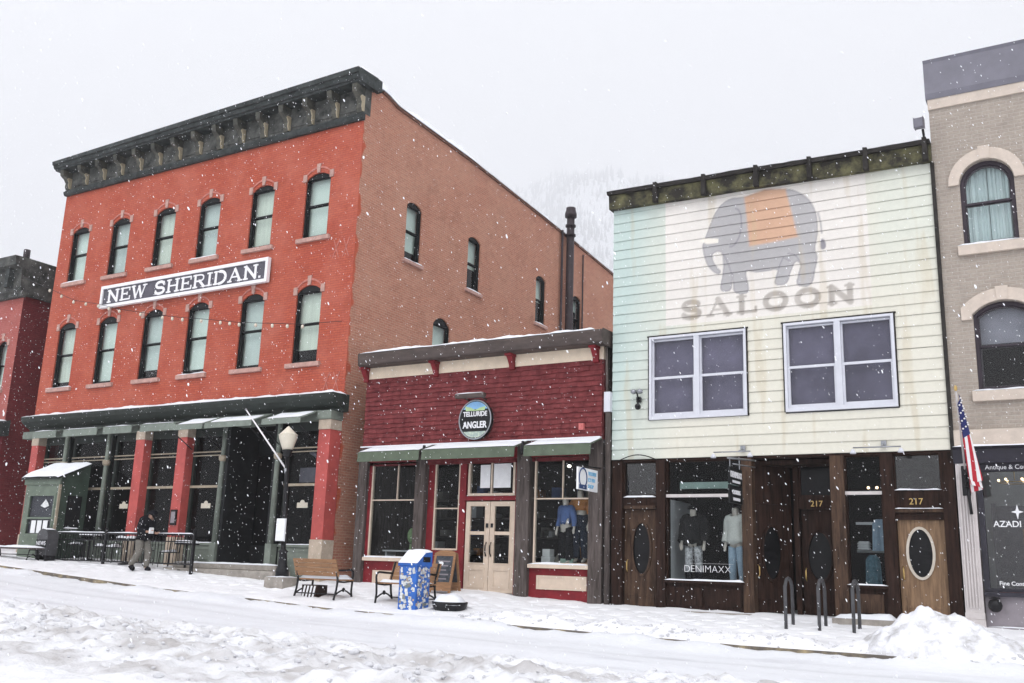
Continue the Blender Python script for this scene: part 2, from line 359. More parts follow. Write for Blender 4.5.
GL = {
 'N': (1.0, [(T_, [(.14,0),(.14,1)]), (T_, [(.86,0),(.86,1)]), (T_, [(.14,1),(.86,0)]), (t_, [(0,0),(.3,0)]), (t_, [(0,1),(.2,1)]), (t_, [(.7,1),(1,1)])]),
 'E': (.85, [(T_, [(.16,0),(.16,1)]), (t_, [(0,1),(.8,1),(.8,.78)]), (t_, [(.16,.5),(.6,.5)]), (t_, [(.6,.4),(.6,.6)]), (t_, [(0,0),(.85,0),(.85,.24)])]),
 'W': (1.25, [(T_, [(.1,1),(.38,0)]), (t_, [(.38,0),(.625,.95)]), (T_, [(.625,.95),(.87,0)]), (t_, [(.87,0),(1.15,1)]), (t_, [(-.02,1),(.28,1)]), (t_, [(.98,1),(1.28,1)])]),
 'S': (.85, [(T_, arcp(.42,.75,.33,.25,20,180,8)+arcp(.42,.75,.33,.25,180,270,4)[1:]+arcp(.42,.25,.36,.25,90,-90,8)[1:]+arcp(.42,.25,.36,.25,-90,-160,5)[1:]), (t_, [(.75,.98),(.75,.7)]), (t_, [(.06,0),(.06,.3)])]),
 'H': (1.0, [(T_, [(.16,0),(.16,1)]), (T_, [(.84,0),(.84,1)]), (t_, [(.16,.5),(.84,.5)]), (t_, [(0,0),(.32,0)]), (t_, [(0,1),(.32,1)]), (t_, [(.68,0),(1,0)]), (t_, [(.68,1),(1,1)])]),
 'R': (.95, [(T_, [(.16,0),(.16,1)]), (t_, [(0,1),(.5,1)]+arcp(.52,.75,.3,.25,90,-90,8)+[(.16,.5)]), (T_, [(.5,.5),(.86,0)]), (t_, [(0,0),(.32,0)]), (t_, [(.74,0),(1,0)])]),
 'I': (.36, [(T_, [(.18,0),(.18,1)]), (t_, [(0,0),(.36,0)]), (t_, [(0,1),(.36,1)])]),
 'D': (.98, [(T_, [(.16,0),(.16,1)]), (t_, [(0,1),(.45,1)]), (T_, arcp(.45,.5,.46,.5,90,-90,12)), (t_, [(.45,0),(0,0)])]),
 'A': (1.0, [(t_, [(.1,0),(.46,1)]), (T_, [(.46,1),(.88,0)]), (t_, [(.22,.34),(.74,.34)]), (t_, [(-.02,0),(.24,0)]), (t_, [(.72,0),(1.04,0)])]),
 'L': (.8, [(T_, [(.18,0),(.18,1)]), (t_, [(0,1),(.36,1)]), (t_, [(0,0),(.78,0),(.78,.26)])]),
 'O': (1.0, [(T_, arcp(.5,.5,.42,.48,0,360,20))]), '.': (.2, [(T_, [(.05,.0),(.1,.06)])]), ' ': (.45, [])}
def strokes(body, u0, u1, gap=.16):
    """letter strokes of body stretched to span u0..u1 with unit height: list of (weight, polyline)"""
    tot = sum(GL[c][0] for c in body) + gap*(len(body)-1); k = (u1-u0)/tot; u = u0; out = []
    for c in body:
        w, st = GL[c]
        for wt, pl in st: out.append((wt, [(u+p[0]*k, p[1]) for p in pl]))
        u += (w+gap)*k
    return out
def stroke_mesh(mb, body, u0, u1, z0, h, t, d, th):
    i = 0
    for wt, pl in strokes(body, u0, u1):
        for a, b in zip(pl, pl[1:]):
            A = V((a[0], z0+a[1]*h)); B = V((b[0], z0+b[1]*h)); e = (B-A)
            if e.length < 1e-6: continue
            e.normalize(); n = V((-e.y, e.x))*t*wt/2; x = e*t*wt*.35
            i += 1; dd = d - .0003*(i % 23)
            mb.prism([tuple(A-x-n), tuple(B+x-n), tuple(B+x+n), tuple(A-x+n)], dd-th, dd)

# ------------------------------------------------------------------ windows
def sash(parent, mp, cu, w, z0, zs, za, frame, glass=None, blind=1., sill=None, lintel=None, bmat=None, snow=True, sillmat=None, n=10, sseed=0., flat=False, pleat=False):
    """arched double-hung window: frame with panes, blind, sill and head stones as its sub-parts"""
    u0, u1 = cu-w/2, cu+w/2; zm = z0+(za-z0)*.5
    mb = MB(mp)
    zg = zs+.015 if flat else None
    if flat:
        mb.ring(oarch(u0-.002, u1+.002, z0, zs, za, n), [(u0+.045, z0+.06), (u1-.045, z0+.06)] + [(u1-.045-(w-.09)*k/n, zg) for k in range(n+1)], .05, .2)
        mb.ring(rect(u0+.046, u1-.046, zm, zg+.01), rect(u0+.075, u1-.075, zm+.04, zg-.035), .09, .14)
    else:
        mb.ring(oarch(u0-.002, u1+.002, z0, zs, za, n), oarch(u0+.065, u1-.065, z0+.07, zs-.02, za-.075, n), .08, .2)
        mb.ring(oarch(u0+.066, u1-.066, zm, zs-.021, za-.076, n), oarch(u0+.10, u1-.10, zm+.045, zs-.05, za-.115, n), .12, .17)
    q = .046 if flat else .066
    mb.ring(rect(u0+q, u1-q, z0+q, zm+.02), rect(u0+q+.032, u1-q-.032, z0+.115, zm-.02), .145 if flat else .171, .19 if flat else .205)
    f = mb.build('window', frame, parent)
    up_ = rect(u0+.07, u1-.07, zm+.03, zg-.03) if flat else oarch(u0+.09, u1-.09, zm+.03, zs-.04, za-.105, n)
    MB(mp).prism(up_, .11, .115).prism(rect(u0+.07, u1-.07, z0+.1, zm), .165, .17).build('pane', glass or m_glass, f)
    if blind > 0:
        zb = za-.02-(za-z0-.05)*blind
        if pleat:
            for a, b in ((u0-.05, cu-.004), (cu+.004, u1+.05)): MB(mp).grid(60, 2, lambda p, q, a=a, b=b: (a+(b-a)*p, .27+.022*math.sin(p*38+2*math.sin(p*7))+.01*math.sin(p*90), zb+(za+.05-zb)*q)).build('curtain', bmat, f)
        else: MB(mp).prism(oarch(u0-.05, u1+.05, zb, zs, za, n), .27+.004*math.sin(sseed*9), .28).build('blind', bmat or m_blind, f)
    MB(mp).box(u0-.3, u1+.3, .8, .82, z0-.3, za+.3).box(u0-.3, u0-.06, .24, .8, z0-.3, za+.3).box(u1+.06, u1+.3, .24, .8, z0-.3, za+.3).box(u0-.06, u1+.06, .24, .8, z0-.3, z0-.06).build('room', m_int, f)
    if sill:
        MB(mp).box(u0-sill[0], u1+sill[0], -.09, .1, z0-sill[1], z0-.002).build('sill', sillmat or m_sill, f, .008)
        if snow: MB(mp).snow(u0-sill[0], u1+sill[0], -.085, .08, z0-.003, .045, .1, sseed).build('snow_cap', m_snow, f)
    if lintel == 'key':
        MB(mp).prism([(cu-.05, za+.0), (cu+.05, za+.0), (cu+.075, za+.28), (cu-.075, za+.28)], -.035, .01).build('keystone', m_lint, f)
        for s in (-1, 1): MB(mp).box(cu+s*(w/2+.04)-.07, cu+s*(w/2+.04)+.07, -.03, .01, zs-.04, zs+.19).build('springer_stone', m_lint, f)
        o = oarch(u0-.02, u1+.02, zs-.3, zs+.15, za+.2, n)[2:]; i = oarch(u0-.02, u1+.02, zs-.3, zs+.10, za+.14, n)[2:]
        MB(mp).prism(o + i[::-1], -.022, .01).build('brick_arch', m_redarch, f)
    return f

# ================================================================== HOTEL
HX0, HX1 = -30.9, -17.2
hotel = thing('brick_hotel', 'three-storey hotel with red painted brick front, dark bracketed cornice and bare brick side wall', 'hotel', (-24, 30, -.4))
F = FR(20.)
WX = [-29.73, -27.58, -25.35, -23.28, -20.98, -18.76]
up = [(x-.02, .95, 9.22, 11.06, 11.24) for x in WX]; lo = [(x-.02, .95, 5.48, 7.56, 7.77) for x in WX]
holes = [oarch(x-w/2, x+w/2, z0, zs, za) for x, w, z0, zs, za in up+lo]
MB(F).holed(rect(HX0, HX1-.003, 4.0, 12.9), holes, 0, .24).build('front_wall', m_redbrick, hotel)
for k, (x, w, z0, zs, za) in enumerate(up+lo):
    sash(hotel, F, x, w, z0, zs, za, m_blk, blind=[.98, .95, 1, .93, 1, 1, .90, .97, .86, .92, .94, .82][k], sill=(.16, .13), lintel='key', sseed=k*3.1, snow=k % 3 == 0, flat=True, bmat=[m_blind, m_blindb, m_blindc][(k*7+k//3) % 3])
G = SIDE(HX1)
sw = [(22.68, .80, 9.03, 10.78, 10.95), (26.13, .78, 9.02, 10.78, 10.93), (30.82, .76, 8.98, 10.72, 10.88), (33.85, .76, 8.98, 10.72, 10.88), (24.44, .95, 5.5, 7.42, 7.68)]
prof = [(20.0, -.8), (43, -.8), (43, 12.35), (37.2, 12.74), (33, 13.07), (29, 13.32), (25.6, 13.52), (22.2, 13.6), (21.5, 13.62), (21.0, 13.75), (20.75, 13.78), (20.0, 13.78)]
MB(G).holed(prof, [oarch(u-w/2, u+w/2, z0, zs, za) for u, w, z0, zs, za in sw], 0, .24, edge=False).build('side_wall', m_sidebrick, hotel)
for k, (u, w, z0, zs, za) in enumerate(sw):
    sash(hotel, G, u, w, z0, zs, za, m_blk, blind=[.8, .55, .5, .3, .85][k], sill=(.12, .1), sillmat=m_sill, sseed=20+k*2, flat=True)
# parapet coping with lying snow
cp = MB(G); sn = MB(G)
tops = [(p[0], p[1]) for p in prof[2:]][::-1]
for (a, za), (b, zb) in zip(tops[1:], tops[2:]):
    cp.add([(a, -.06, za), (b, -.06, zb), (b, .3, zb), (a, .3, za), (a, -.06, za+.07), (b, -.06, zb+.07), (b, .3, zb+.07), (a, .3, za+.07)],
           [(0,3,2,1),(4,5,6,7),(0,1,5,4),(1,2,6,5),(2,3,7,6),(3,0,4,7)])
cp.build('coping', M('brick_coping', (.15, .075, .055), .9, .4, 6, .4, 30), hotel)
def sn_f(a, b):
    u = 20.6+22*a; z = interp([(p[0], p[1]) for p in tops], u)+.075; d = -.09+.37*b
    return (u, d, z+max(0, .24*(1-(2*b-1)**6)*(.25+1.5*nz(u*.6, 3.3)+.5*nz(u*3, d*4))))
MB(G).grid(160, 7, sn_f).build('snow_cap', m_snow, hotel)
# back and left walls, roof
MB().box(HX0, HX0+.25, 20.24, 43, -.8, 12.9).box(HX0+.25, HX1-.24, 42.8, 43, -.8, 12.3).build('rear_wall', m_maroonbrick, hotel)
MB().add([(HX0+.25, 20.3, 12.6), (HX1-.24, 20.3, 12.6), (HX1-.24, 42.8, 11.9), (HX0+.25, 42.8, 11.9)], [(0,1,2,3)]).build('roof', m_snow, hotel)
# main cornice: bands, frieze, brackets, crown; the crown climbs a little to the right, as in the old building
CXL, CXR = -31.1, -17.02
def shear(u, d, z): return (u, 20+d, z + .0165*(u-CXR)*max(0, min(1, (z-12.7)/1.25)))
MB(shear).prismu([(0, 12.58), (-.10, 12.58), (-.14, 12.64), (-.16, 12.72), (-.1, 12.74), (-.1, 12.80), (0, 12.80)], CXL+.2, CXR-.14).build('lower_moulding', m_corn, hotel)
MB(shear).box(CXL+.2, CXR-.16, -.05, .24, 12.80, 13.6).build('frieze', m_corn2, hotel)
cr = MB(shear).prismu([(.3, 13.60), (-.46, 13.60), (-.48, 13.66), (-.53, 13.67), (-.57, 13.76), (-.57, 13.80), (-.62, 13.82), (-.64, 13.96), (-.5, 13.99), (.3, 14.02)], CXL+.03, CXR)
cr.box(HX1-.25, CXR+.002, .3, .5, 13.64, 14.0)
cr.build('crown', m_corn, hotel)
NB = 15
for k in range(NB):
    u = CXL+.35+(CXR-CXL-.62)*k/(NB-1)
    b = MB(shear).prismu([(-.05, 12.81), (-.12, 12.81), (-.17, 12.93), (-.16, 13.1), (-.25, 13.25), (-.40, 13.36), (-.44, 13.59), (-.05, 13.59)], u-.09, u+.09).build('bracket', m_brk, hotel)
    MB(shear).prismu([(-.055, 12.83), (-.125, 12.83), (-.175, 12.95), (-.165, 13.1), (-.24, 13.24), (-.2, 13.3), (-.055, 13.3)], u+.09, u+.125).build('bracket_highlight', m_brkhilite, b)  # tan strip on the right face, a highlight put in as colour
for k in range(NB-1):
    u = CXL+.35+(CXR-CXL-.62)*(k+.5)/(NB-1)
    MB(shear).box(u-.3, u+.3, -.07, -.05, 12.92, 13.45).build('frieze_panel', m_corn2, hotel)
MB(shear).snow(-17.7, -17.04, -.5, .5, 14.0, .16, .1, 5).build('snow_cap', m_snow, hotel)
# wall anchors (crossed straps) near the right-hand corner
for zc in (8.75, 4.85):
    mb = MB(F)
    for uc in (-17.88, -17.52):
        for s in (-1, 1):
            mb.prism([(uc-.11*s-.012, zc-.28), (uc-.11*s+.012, zc-.28), (uc+.11*s+.012, zc+.28), (uc+.11*s-.012, zc+.28)], -.012-(s > 0)*.004, 0)
    mb.build('wall_anchor', m_redarch, hotel)
# flue pipe up the side wall
fl = MB().tube([(-16.95, 32.7, 4.5), (-16.95, 32.7, 13.86)], .155, 14).build('flue_pipe', m_pipe, hotel)
MB().lathe([(.16, 13.85), (.24, 13.86), (.24, 14.0), (.20, 14.12), (.19, 14.25), (.05, 14.27)], -16.95, 32.7).build('flue_cap', m_pipe, fl)
for z in (13.05, 13.45): MB().lathe([(.16, z), (.21, z), (.21, z+.07), (.16, z+.07)], -16.95, 32.7).build('flue_collar', m_pipe, fl)
MB().tube([(-17.1, 32.3, 4.5), (-17.1, 32.3, 13.2)], .05, 8).build('flue_brace', m_pipe, fl)
MB().tube([(-17.12, 34.2, 6.0), (-17.12, 34.2, 12.75)], .035, 6).build('conduit', m_pipe, hotel)

# ---- hotel storefront, 45 cm in front of the upper wall
Q = FR(19.55)
st = MB(lambda u, d, z: (u, 20+d, z))
st.prismu([(.0, 3.98), (-.28, 3.98), (-.30, 4.05), (-.45, 4.12), (-.62, 4.26), (-.66, 4.36), (-.66, 4.42), (.0, 4.45)], HX0+.28, -17.0)
st.build('storefront_cornice', m_dkgreen, hotel)
MB(FR(20.)).snow(HX0+.28, -17.0, -.66, -.003, 4.425, .10, .15, 2).build('snow_cap', m_snow, hotel)
MB(FR(20.)).box(HX0, HX1-.003, -.32, .1, 3.74, 3.976).build('storefront_fascia', m_green, hotel)
PIL = [(-30.12, -29.77), (-24.92, -24.53), (-23.06, -22.66), (-17.6, HX1+.002)]
for a, b in PIL:
    p = MB(Q).box(a, b, 0, .36 if b < -18 else .447, .58, 3.47).build('pillar', m_redpaint, hotel, .01)
    MB(Q).box(a-.02, b+.02, -.02, .36 if b < -18 else .447, -.6, .58).build('stone_base', m_stone, p, .01)
    MB(Q).box(a-.01, b+.012, -.015, .36 if b < -18 else .447, 3.47, 3.74).build('stone_cap', m_stone, p, .01)
MB(Q).box(-17.66, HX1+.035, -.05, .447, 3.742, 3.975).build('corner_block', m_green, hotel, .01)
for u in (-28.4, -26.3, -21.2, -19.08):
    c = MB(Q).tube([(u, .08, .45), (u, .08, 3.0), (u, .08, 3.74)], [.085, .065, .065], 10).box(u-.11, u+.11, 0, .22, -.35, .45).build('iron_column', m_green, hotel)
    MB(Q).lathe([(.065, 2.72), (.11, 2.76), (.12, 2.86), (.07, 2.9)], u, .08, 12).build('column_collar', m_trim, c)
def bay(a, b, door=False, recess=.28):
    """glazed bay: frame, panes, tan transom bars, green panel under"""
    d0 = recess
    f = MB(Q).box(a, b, d0, d0+.1, 3.5, 3.74).box(a, a+.09, d0, d0+.1, .44, 3.5).box(b-.09, b, d0, d0+.1, .44, 3.5).build('shop_window', m_dkgreen, hotel)
    MB(Q).box(a+.03, b-.03, d0-.035, d0, 3.02, 3.055).box(a+.03, b-.03, d0-.03, d0, 2.92, 2.95).box(a+.03, b-.03, d0-.035, d0, 2.0, 2.07).build('transom_bar', m_trim, f)
    MB(Q).box(a+.09, b-.09, d0+.04, d0+.046, .44, 3.5).build('pane', m_shopglass, f)
    MB(Q).box(a, b, d0-.05, d0+.1, .38, .439).build('sill', m_green, f)
    MB(Q).snow(a, b, d0-.045, d0+.0, .44, .03, .15, a).build('snow_cap', m_snow, f)
    pn = MB(Q).box(a, b, d0, d0+.1, -.4, .379); pn.ring(rect(a+.08, b-.08, -.02, .33), rect(a+.15, b-.15, .05, .26), d0-.02, d0)
    pn.build('kick_panel', m_green, f)
    return f
m_notice = M('cream_notice', (.55, .51, .42), .8, .1, 6)
bays = [(-29.77, -28.5), (-28.3, -26.4), (-26.2, -24.92), (-24.53, -23.06), (-22.66, -21.3), (-18.97, -17.6)]
wins = [bay(*b) for b in bays]
for i in (2, 4, 5):      # small cream notices lettered on the glass
    a, b = bays[i]; u = (a+b)/2+.02
    MB(Q).box(u-.19, u+.19, .312, .318, 1.42, 1.56).ellipse(u, 1.565, .08, .07, .3115, .317, 12).build('window_notice', m_notice, wins[i])
# recessed entrance
e = MB(Q).box(-21.1, -19.18, 1.25, 1.35, 3.0, 3.74).box(-21.1, -21.0, .1, 1.35, -.3, 3.74).box(-19.28, -19.18, .1, 1.35, -.3, 3.74).box(-21.0, -20.15, 1.25, 1.35, -.3, .42).box(-20.25, -20.12, 1.2, 1.35, .42, 3.0).build('entrance_surround', m_blk, hotel)
dr = MB(Q).ring(rect(-20.11, -19.29, -.28, 2.2), rect(-19.98, -19.42, .5, 2.05), 1.24, 1.3).box(-19.98, -19.42, 1.25, 1.29, -.2, .5).box(-20.11, -19.29, 1.24, 1.3, 2.2, 2.3).build('door', m_blk, hotel)
MB(Q).box(-19.98, -19.42, 1.26, 1.266, .5, 2.05).build('pane', m_shopglass, dr); MB(Q).tube([(-19.36, 1.19, .75), (-19.36, 1.16, .9), (-19.36, 1.19, 1.05)], .02, 6).build('handle', m_gold, dr)
MB(Q).box(-21.0, -20.26, 1.28, 1.286, .42, 3.0).box(-20.11, -19.29, 1.28, 1.286, 2.3, 3.0).build('pane', m_shopglass, e)
MB().box(HX0+.1, HX1-.1, 20.9, 21.0, -.5, 4.3).box(HX0+.1, HX1-.1, 19.95, 20.9, 3.76, 3.9).box(HX0+.1, HX1-.1, 19.95, 24, -.6, -.45).build('dining_room', m_int, hotel)
MB().tube([(-18.6, 20.4, 3.0), (-18.0, 20.5, 2.7)], .06, 6).box(-18.85, -17.7, 20.3, 20.4, 2.15, 2.55).build('room_banner', m_blind2, hotel)
MB().box(-18.2, -17.75, 20.2, 20.28, 2.6, 3.3).build('red_room_banner', m_flagr, hotel)
# stone entrance steps
MB().box(-22.4, -18.25, 18.95, 19.62, -.75, -.26).box(-22.3, -18.4, 19.2, 19.62, -.26, -.12).build('stone_step', m_conc, hotel, .02)
MB().snow(-22.3, -18.4, 19.2, 19.6, -.12, .05, .15, 8).build('snow_cap', m_snow, hotel)
# menu box on the third pillar
mbx = MB(Q).box(-22.98, -22.74, -.05, 0, .92, 1.36).build('menu_box', m_blk, hotel); MB(Q).box(-22.94, -22.78, -.056, -.05, .98, 1.30).build('menu_sheet', m_mauve, mbx)
# seven canvas awnings
for a, b in [(-29.75, -28.55), (-28.17, -26.5), (-26.2, -24.88), (-24.48, -22.95)]:
    w = MB(FR(20.)).prismu([(-.33, 3.97), (-.35, 3.975), (-.71, 3.88), (-.72, 3.66), (-.70, 3.66), (-.69, 3.86)], a, b).build('awning', m_awn, hotel)
    MB(FR(20.)).snow(a+.05, b-.05, -.70, -.52, 3.89, .03, .15, a).build('snow_cap', m_snow, w)
for a, b in [(-22.55, -21.36), (-21.26, -19.45), (-19.07, -17.68)]:
    w = MB(FR(20.)).prismu([(-.33, 4.0), (-.35, 4.02), (-1.11, 3.72), (-1.12, 3.57), (-1.10, 3.57), (-1.09, 3.70)], a, b).build('awning', m_awn, hotel)
    def af(p, q, a=a, b=b):
        u = a+.02+(b-a-.04)*p; d = -.42-.67*q; e = min(1, min(p, 1-p)*12)*min(1, min(q, 1-q)*6+.1)
        return (u, d, 4.0-.3*(.09+q*.67)/.76+.055*e*(.8+.5*nz(u*2, d*3)))
    MB(FR(20.)).grid(24, 8, af).build('snow_cap', m_snow, w)
    for u in (a+.03, b-.03): MB(FR(20.)).tube([(u, -.36, 3.1), (u, -1.08, 3.5)], .015, 6).build('awning_arm', m_iron, w)

# hotel sign board
sg = thing('hotel_sign', 'long slate-coloured board reading NEW SHERIDAN in white, white border, on red brick', 'sign', (-24.15, 19.9, 8.05))
SG = FR(19.86)
MB(SG).box(-27.9, -20.4, 0, .08, 8.09, 8.73).build('sign_panel', m_signblue, sg)
MB(SG).ring(rect(-27.96, -20.34, 8.03, 8.79), rect(-27.86, -20.44, 8.13, 8.69), -.05, .075).build('sign_border', m_signwhite, sg)
mb = MB(SG); stroke_mesh(mb, 'NEW SHERIDAN', -27.62, -20.78, 8.22, .39, .088, -.001, .012); mb.box(-20.72, -20.64, -.012, 0, 8.19, 8.26)
mb.build('sign_lettering', m_signwhite, sg)
# string of bulbs across the front
sl = thing('string_lights', 'drooping wire of small round bulbs strung across the red hotel front', 'string lights', (-24, 19.7, 6.4))
pts = [(-32.4, 9.6), (-30.65, 8.95), (-29.22, 8.37), (-27.86, 8.08), (-26.74, 7.78), (-24.6, 7.34), (-23.67, 7.18), (-21.98, 6.91), (-21.18, 6.77), (-19.83, 6.60), (-18.66, 6.46), (-17.22, 6.40)]
MB().tube([(x, 19.72, z+.07) for x, z in pts], .009, 5).build('wire', m_iron, sl)
for x, z in pts[1:-1] + [((a[0]+b[0])/2, (a[1]+b[1])/2) for a, b in zip(pts[1:-1], pts[2:-1])]: MB().ball((x, 19.72, z), (.045, .045, .06), 8, 6).build('bulb', m_globe, sl)

# ---- green entrance vestibule leaning on the front
hut = thing('entrance_vestibule', 'small green lean-to entrance hut with snowy sloping roof on the hotel front', 'porch', (-27.6, 19.0, -.1))
H0, H1, HY0, HY1 = -28.55, -26.88, 18.55, 19.53
h = MB(FR(HY0)).holed([(H0, -.3), (H1, -.3), (H1, 2.25), (H0, 2.25)], [rect(-28.28, -27.06, .55, 1.74)], 0, .06).build('front_panel', m_hut, hut)
MB(FR(HY0)).ring(rect(-28.34, -27.0, .5, 1.8), rect(-28.26, -27.08, .58, 1.72), -.02, 0).box(-28.27, -27.07, -.02, .03, 1.02, 1.08).build('window_frame', m_hut, h)
MB(FR(HY0)).box(-28.27, -27.07, .03, .036, .56, 1.73).build('pane', m_shopglass, h)
MB(FR(HY0)).box(-28.5, -26.9, .07, .1, .3, 1.95).build('backing', m_signblue, h)
for u in (-27.95, -27.66, -27.37): MB(FR(HY0)).box(u-.11, u+.11, .012, .016, .6, .98).build('notice', m_paper, h)
MB(FR(HY0)).prism([(-27.72, 1.42), (-27.5, 1.36), (-27.3, 1.42), (-27.38, 1.52), (-27.5, 1.62), (-27.62, 1.5)], .012, .016).build('window_decal', m_stick, h)
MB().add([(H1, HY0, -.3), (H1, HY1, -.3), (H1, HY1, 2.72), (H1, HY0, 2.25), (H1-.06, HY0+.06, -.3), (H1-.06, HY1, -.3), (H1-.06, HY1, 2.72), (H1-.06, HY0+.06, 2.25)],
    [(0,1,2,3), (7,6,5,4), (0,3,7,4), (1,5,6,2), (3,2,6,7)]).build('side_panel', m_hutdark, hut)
sd = MB(SIDE(H1)).box(18.85, 19.35, -.02, 0, .75, 1.75).build('side_window', m_blk, hut)
MB(SIDE(H1)).snow(18.83, 19.37, -.06, -.005, .76, .06, .1, 4).build('snow_cap', m_snow, sd)
MB().add([(H0, HY0, -.3), (H0, HY1, -.3), (H0, HY1, 2.72), (H0, HY0, 2.25)], [(0,1,2,3)]).build('left_panel', m_hut, hut)
MB().box(H0-.04, H1+.04, HY0-.05, HY0, 2.06, 2.26).build('eave_board', m_hut, hut); MB().box(H1-.02, H1+.03, HY0-.03, HY0+.04, -.3, 2.06).build('corner_post', m_trim, hut)
rf = MB().add([(H0-.06, HY0-.15, 2.21), (H1+.08, HY0-.15, 2.21), (H1+.08, HY1, 2.75), (H0-.06, HY1, 2.75), (H0-.06, HY0-.15, 2.26), (H1+.08, HY0-.15, 2.26), (H1+.08, HY1, 2.8), (H0-.06, HY1, 2.8)],
    [(0,3,2,1),(4,5,6,7),(0,1,5,4),(1,2,6,5),(2,3,7,6),(3,0,4,7)]).build('roof', m_dkgreen, hut)
def hf(a, b):
    u = H0-.06+(H1-H0+.14)*a; t = b; e = min(1, min(a, 1-a)*12)*min(1, min(b, 1-b)*9+.15)
    return (u, HY0-.17+(HY1-HY0+.13)*t, 2.262+.52*t+.12*e**.6*(.9+.3*nz(u*2, t*3)))
MB().grid(24, 14, hf).build('snow_cap', m_snow, rf)

# ================================================================== LEFT NEIGHBOUR
nb = thing('brick_building', 'old pinkish brick building with dark cornice cut by the left edge of the view', 'building', (-36, 28, 0))
BX = -32.58
nw = [(-33.42, .62, 5.65, 7.3, 7.45), (-35.4, .8, 5.65, 7.3, 7.45), (-37.6, .8, 5.65, 7.3, 7.45)]
MB(FR(20.)).holed(rect(-41, BX, 4.0, 9.1), [oarch(x-w/2, x+w/2, a, b, c) for x, w, a, b, c in nw], 0, .24).build('front_wall', m_pinkbrick, nb)
for x, w, a, b, c in nw: sash(nb, FR(20.), x, w, a, b, c, m_blk, blind=.95, sill=(.1, .12), lintel='key')
MB().add([(BX+.002, 20, -.6), (BX+.002, 40, -.6), (BX+.002, 40, 10.2), (BX+.002, 20, 10.2)], [(0,1,2,3)]).build('side_wall', m_maroonbrick, nb)
MB().prismu([(20, 9.0), (19.85, 9.0), (19.82, 9.15), (19.75, 9.2), (19.7, 10.0), (19.45, 10.1), (19.38, 10.42), (20, 10.45)], -41, BX+.12).box(BX, BX+.12, 20.002, 25, 9.05, 10.44).build('cornice', m_corn2, nb)
for k in range(5): MB().box(-33.1-k*1.3, -32.9-k*1.3, 19.5, 19.72, 9.3, 10.0).build('bracket', m_corn, nb)
MB().tube([(-33.3, 20.3, 10.4), (-33.3, 20.3, 11.0)], .12, 8).build('vent_pipe', m_pipe, nb)
MB().prismu([(20, 3.95), (19.6, 4.1), (19.4, 4.35), (20, 4.5)], -41, BX+.35).build('storefront_cornice', m_corn, nb)
MB().snow(-41, BX+.35, 19.4, 19.99, 4.42, .12, .15, 3).build('snow_cap', m_snow, nb)
MB().box(-41, BX, 20, 20.2, -.5, 3.95).build('shop_front', M('deep_red_paint', (.11, .012, .016), .6, .3, 3), nb)
for x in (-32.9, -34.6, -36.4): MB().box(x-.16, x+.16, 19.85, 20, -.5, 3.95).build('pillar', m_dkgreen, nb)
for x in (-33.75, -35.5): w = MB().box(x-.55, x+.55, 19.96, 20, .7, 3.4).build('shop_window', m_blk, nb)
MB().box(-41, BX, 20.3, 39, 9.3, 9.4).build('roof', m_snow, nb)

# ================================================================== ANGLER SHOP
shop = thing('shop_building', 'low single-storey red shingled shop with cream frieze and snowy brown cornice', 'shop', (-13, 24, -.5))
F = FR(20.)
SX0, SX1 = -16.46, -9.4
# shingles: one painted wall surface of separate courses
rows = 15; z0, z1 = 3.0, 4.82; rh = (z1-z0)/rows; mb = MB(F)
mb.box(SX0+.04, SX1-.03, .02, .2, 2.5, 5.2)
for r in range(rows):
    u = SX0+.05 - random.random()*.15
    while u < SX1-.06:
        w = random.uniform(.11, .24); a, b = max(u, SX0+.05), min(u+w-.004, SX1-.05)
        if b-a > .02:
            zb = z0+r*rh+random.uniform(-.012, .012); dd = -.035+random.uniform(-.006, .006); zt = z0+(r+1)*rh+.015
            mb.add([(a, dd, zb), (b, dd, zb), (b, -.008, zt), (a, -.008, zt), (a, .02, zb), (b, .02, zb), (b, .02, zt), (a, .02, zt)],
                   [(0,1,2,3), (0,4,5,1), (0,3,7,4), (1,5,6,2)])
        u += w
mb.build('shingle_wall', m_shingle, shop)
MB(F).box(SX0+.03, SX1-.02, -.03, .15, 4.825, 5.15).build('frieze', m_frieze, shop)
for u in (SX0+.05, -14.14, -11.87, -9.6):
    MB(F).prismu([(-.03, 4.74), (-.09, 4.76), (-.10, 4.86), (-.2, 5.0), (-.28, 5.12), (-.03, 5.12)], u-.07, u+.07).box(u-.09, u+.09, -.3, -.03, 5.06, 5.121).build('bracket', m_maroon, shop)
MB(F).prismu([(.2, 5.125), (-.36, 5.125), (-.41, 5.15), (-.44, 5.42), (-.40, 5.455), (.2, 5.47)], SX0+.03, -9.27).build('cornice', m_browncorn, shop, .02)
MB(F).snow(SX0+.03, -9.5, -.42, .18, 5.455, .09, .15, 9).build('snow_cap', m_snow, shop)
MB().box(SX0+.1, SX1-.1, 20.2, 34, 4.9, 5.0).build('roof', m_snow, shop)
MB().box(SX0, SX0+.12, 20.15, 34, -.7, 5.3).box(SX1-.12, SX1, 20.15, 34, -.7, 5.3).box(SX0+.12, SX1-.12, 33.9, 34, -.7, 5.0).build('side_wall', m_greywood, shop)
POSTS = [(-16.45, -16.16, -.6), (-14.6, -14.31, -.65), (-11.64, -11.29, -.8), (-9.74, -9.4, -.85)]
for a, b, z in POSTS: MB(F).box(a, b, -.09, .2, z, 2.95).build('post', m_greywood, shop, .012)
MB(F).box(SX0+.05, SX1-.02, -.02, .15, 2.6, 2.99).build('head_board', m_maroon, shop)
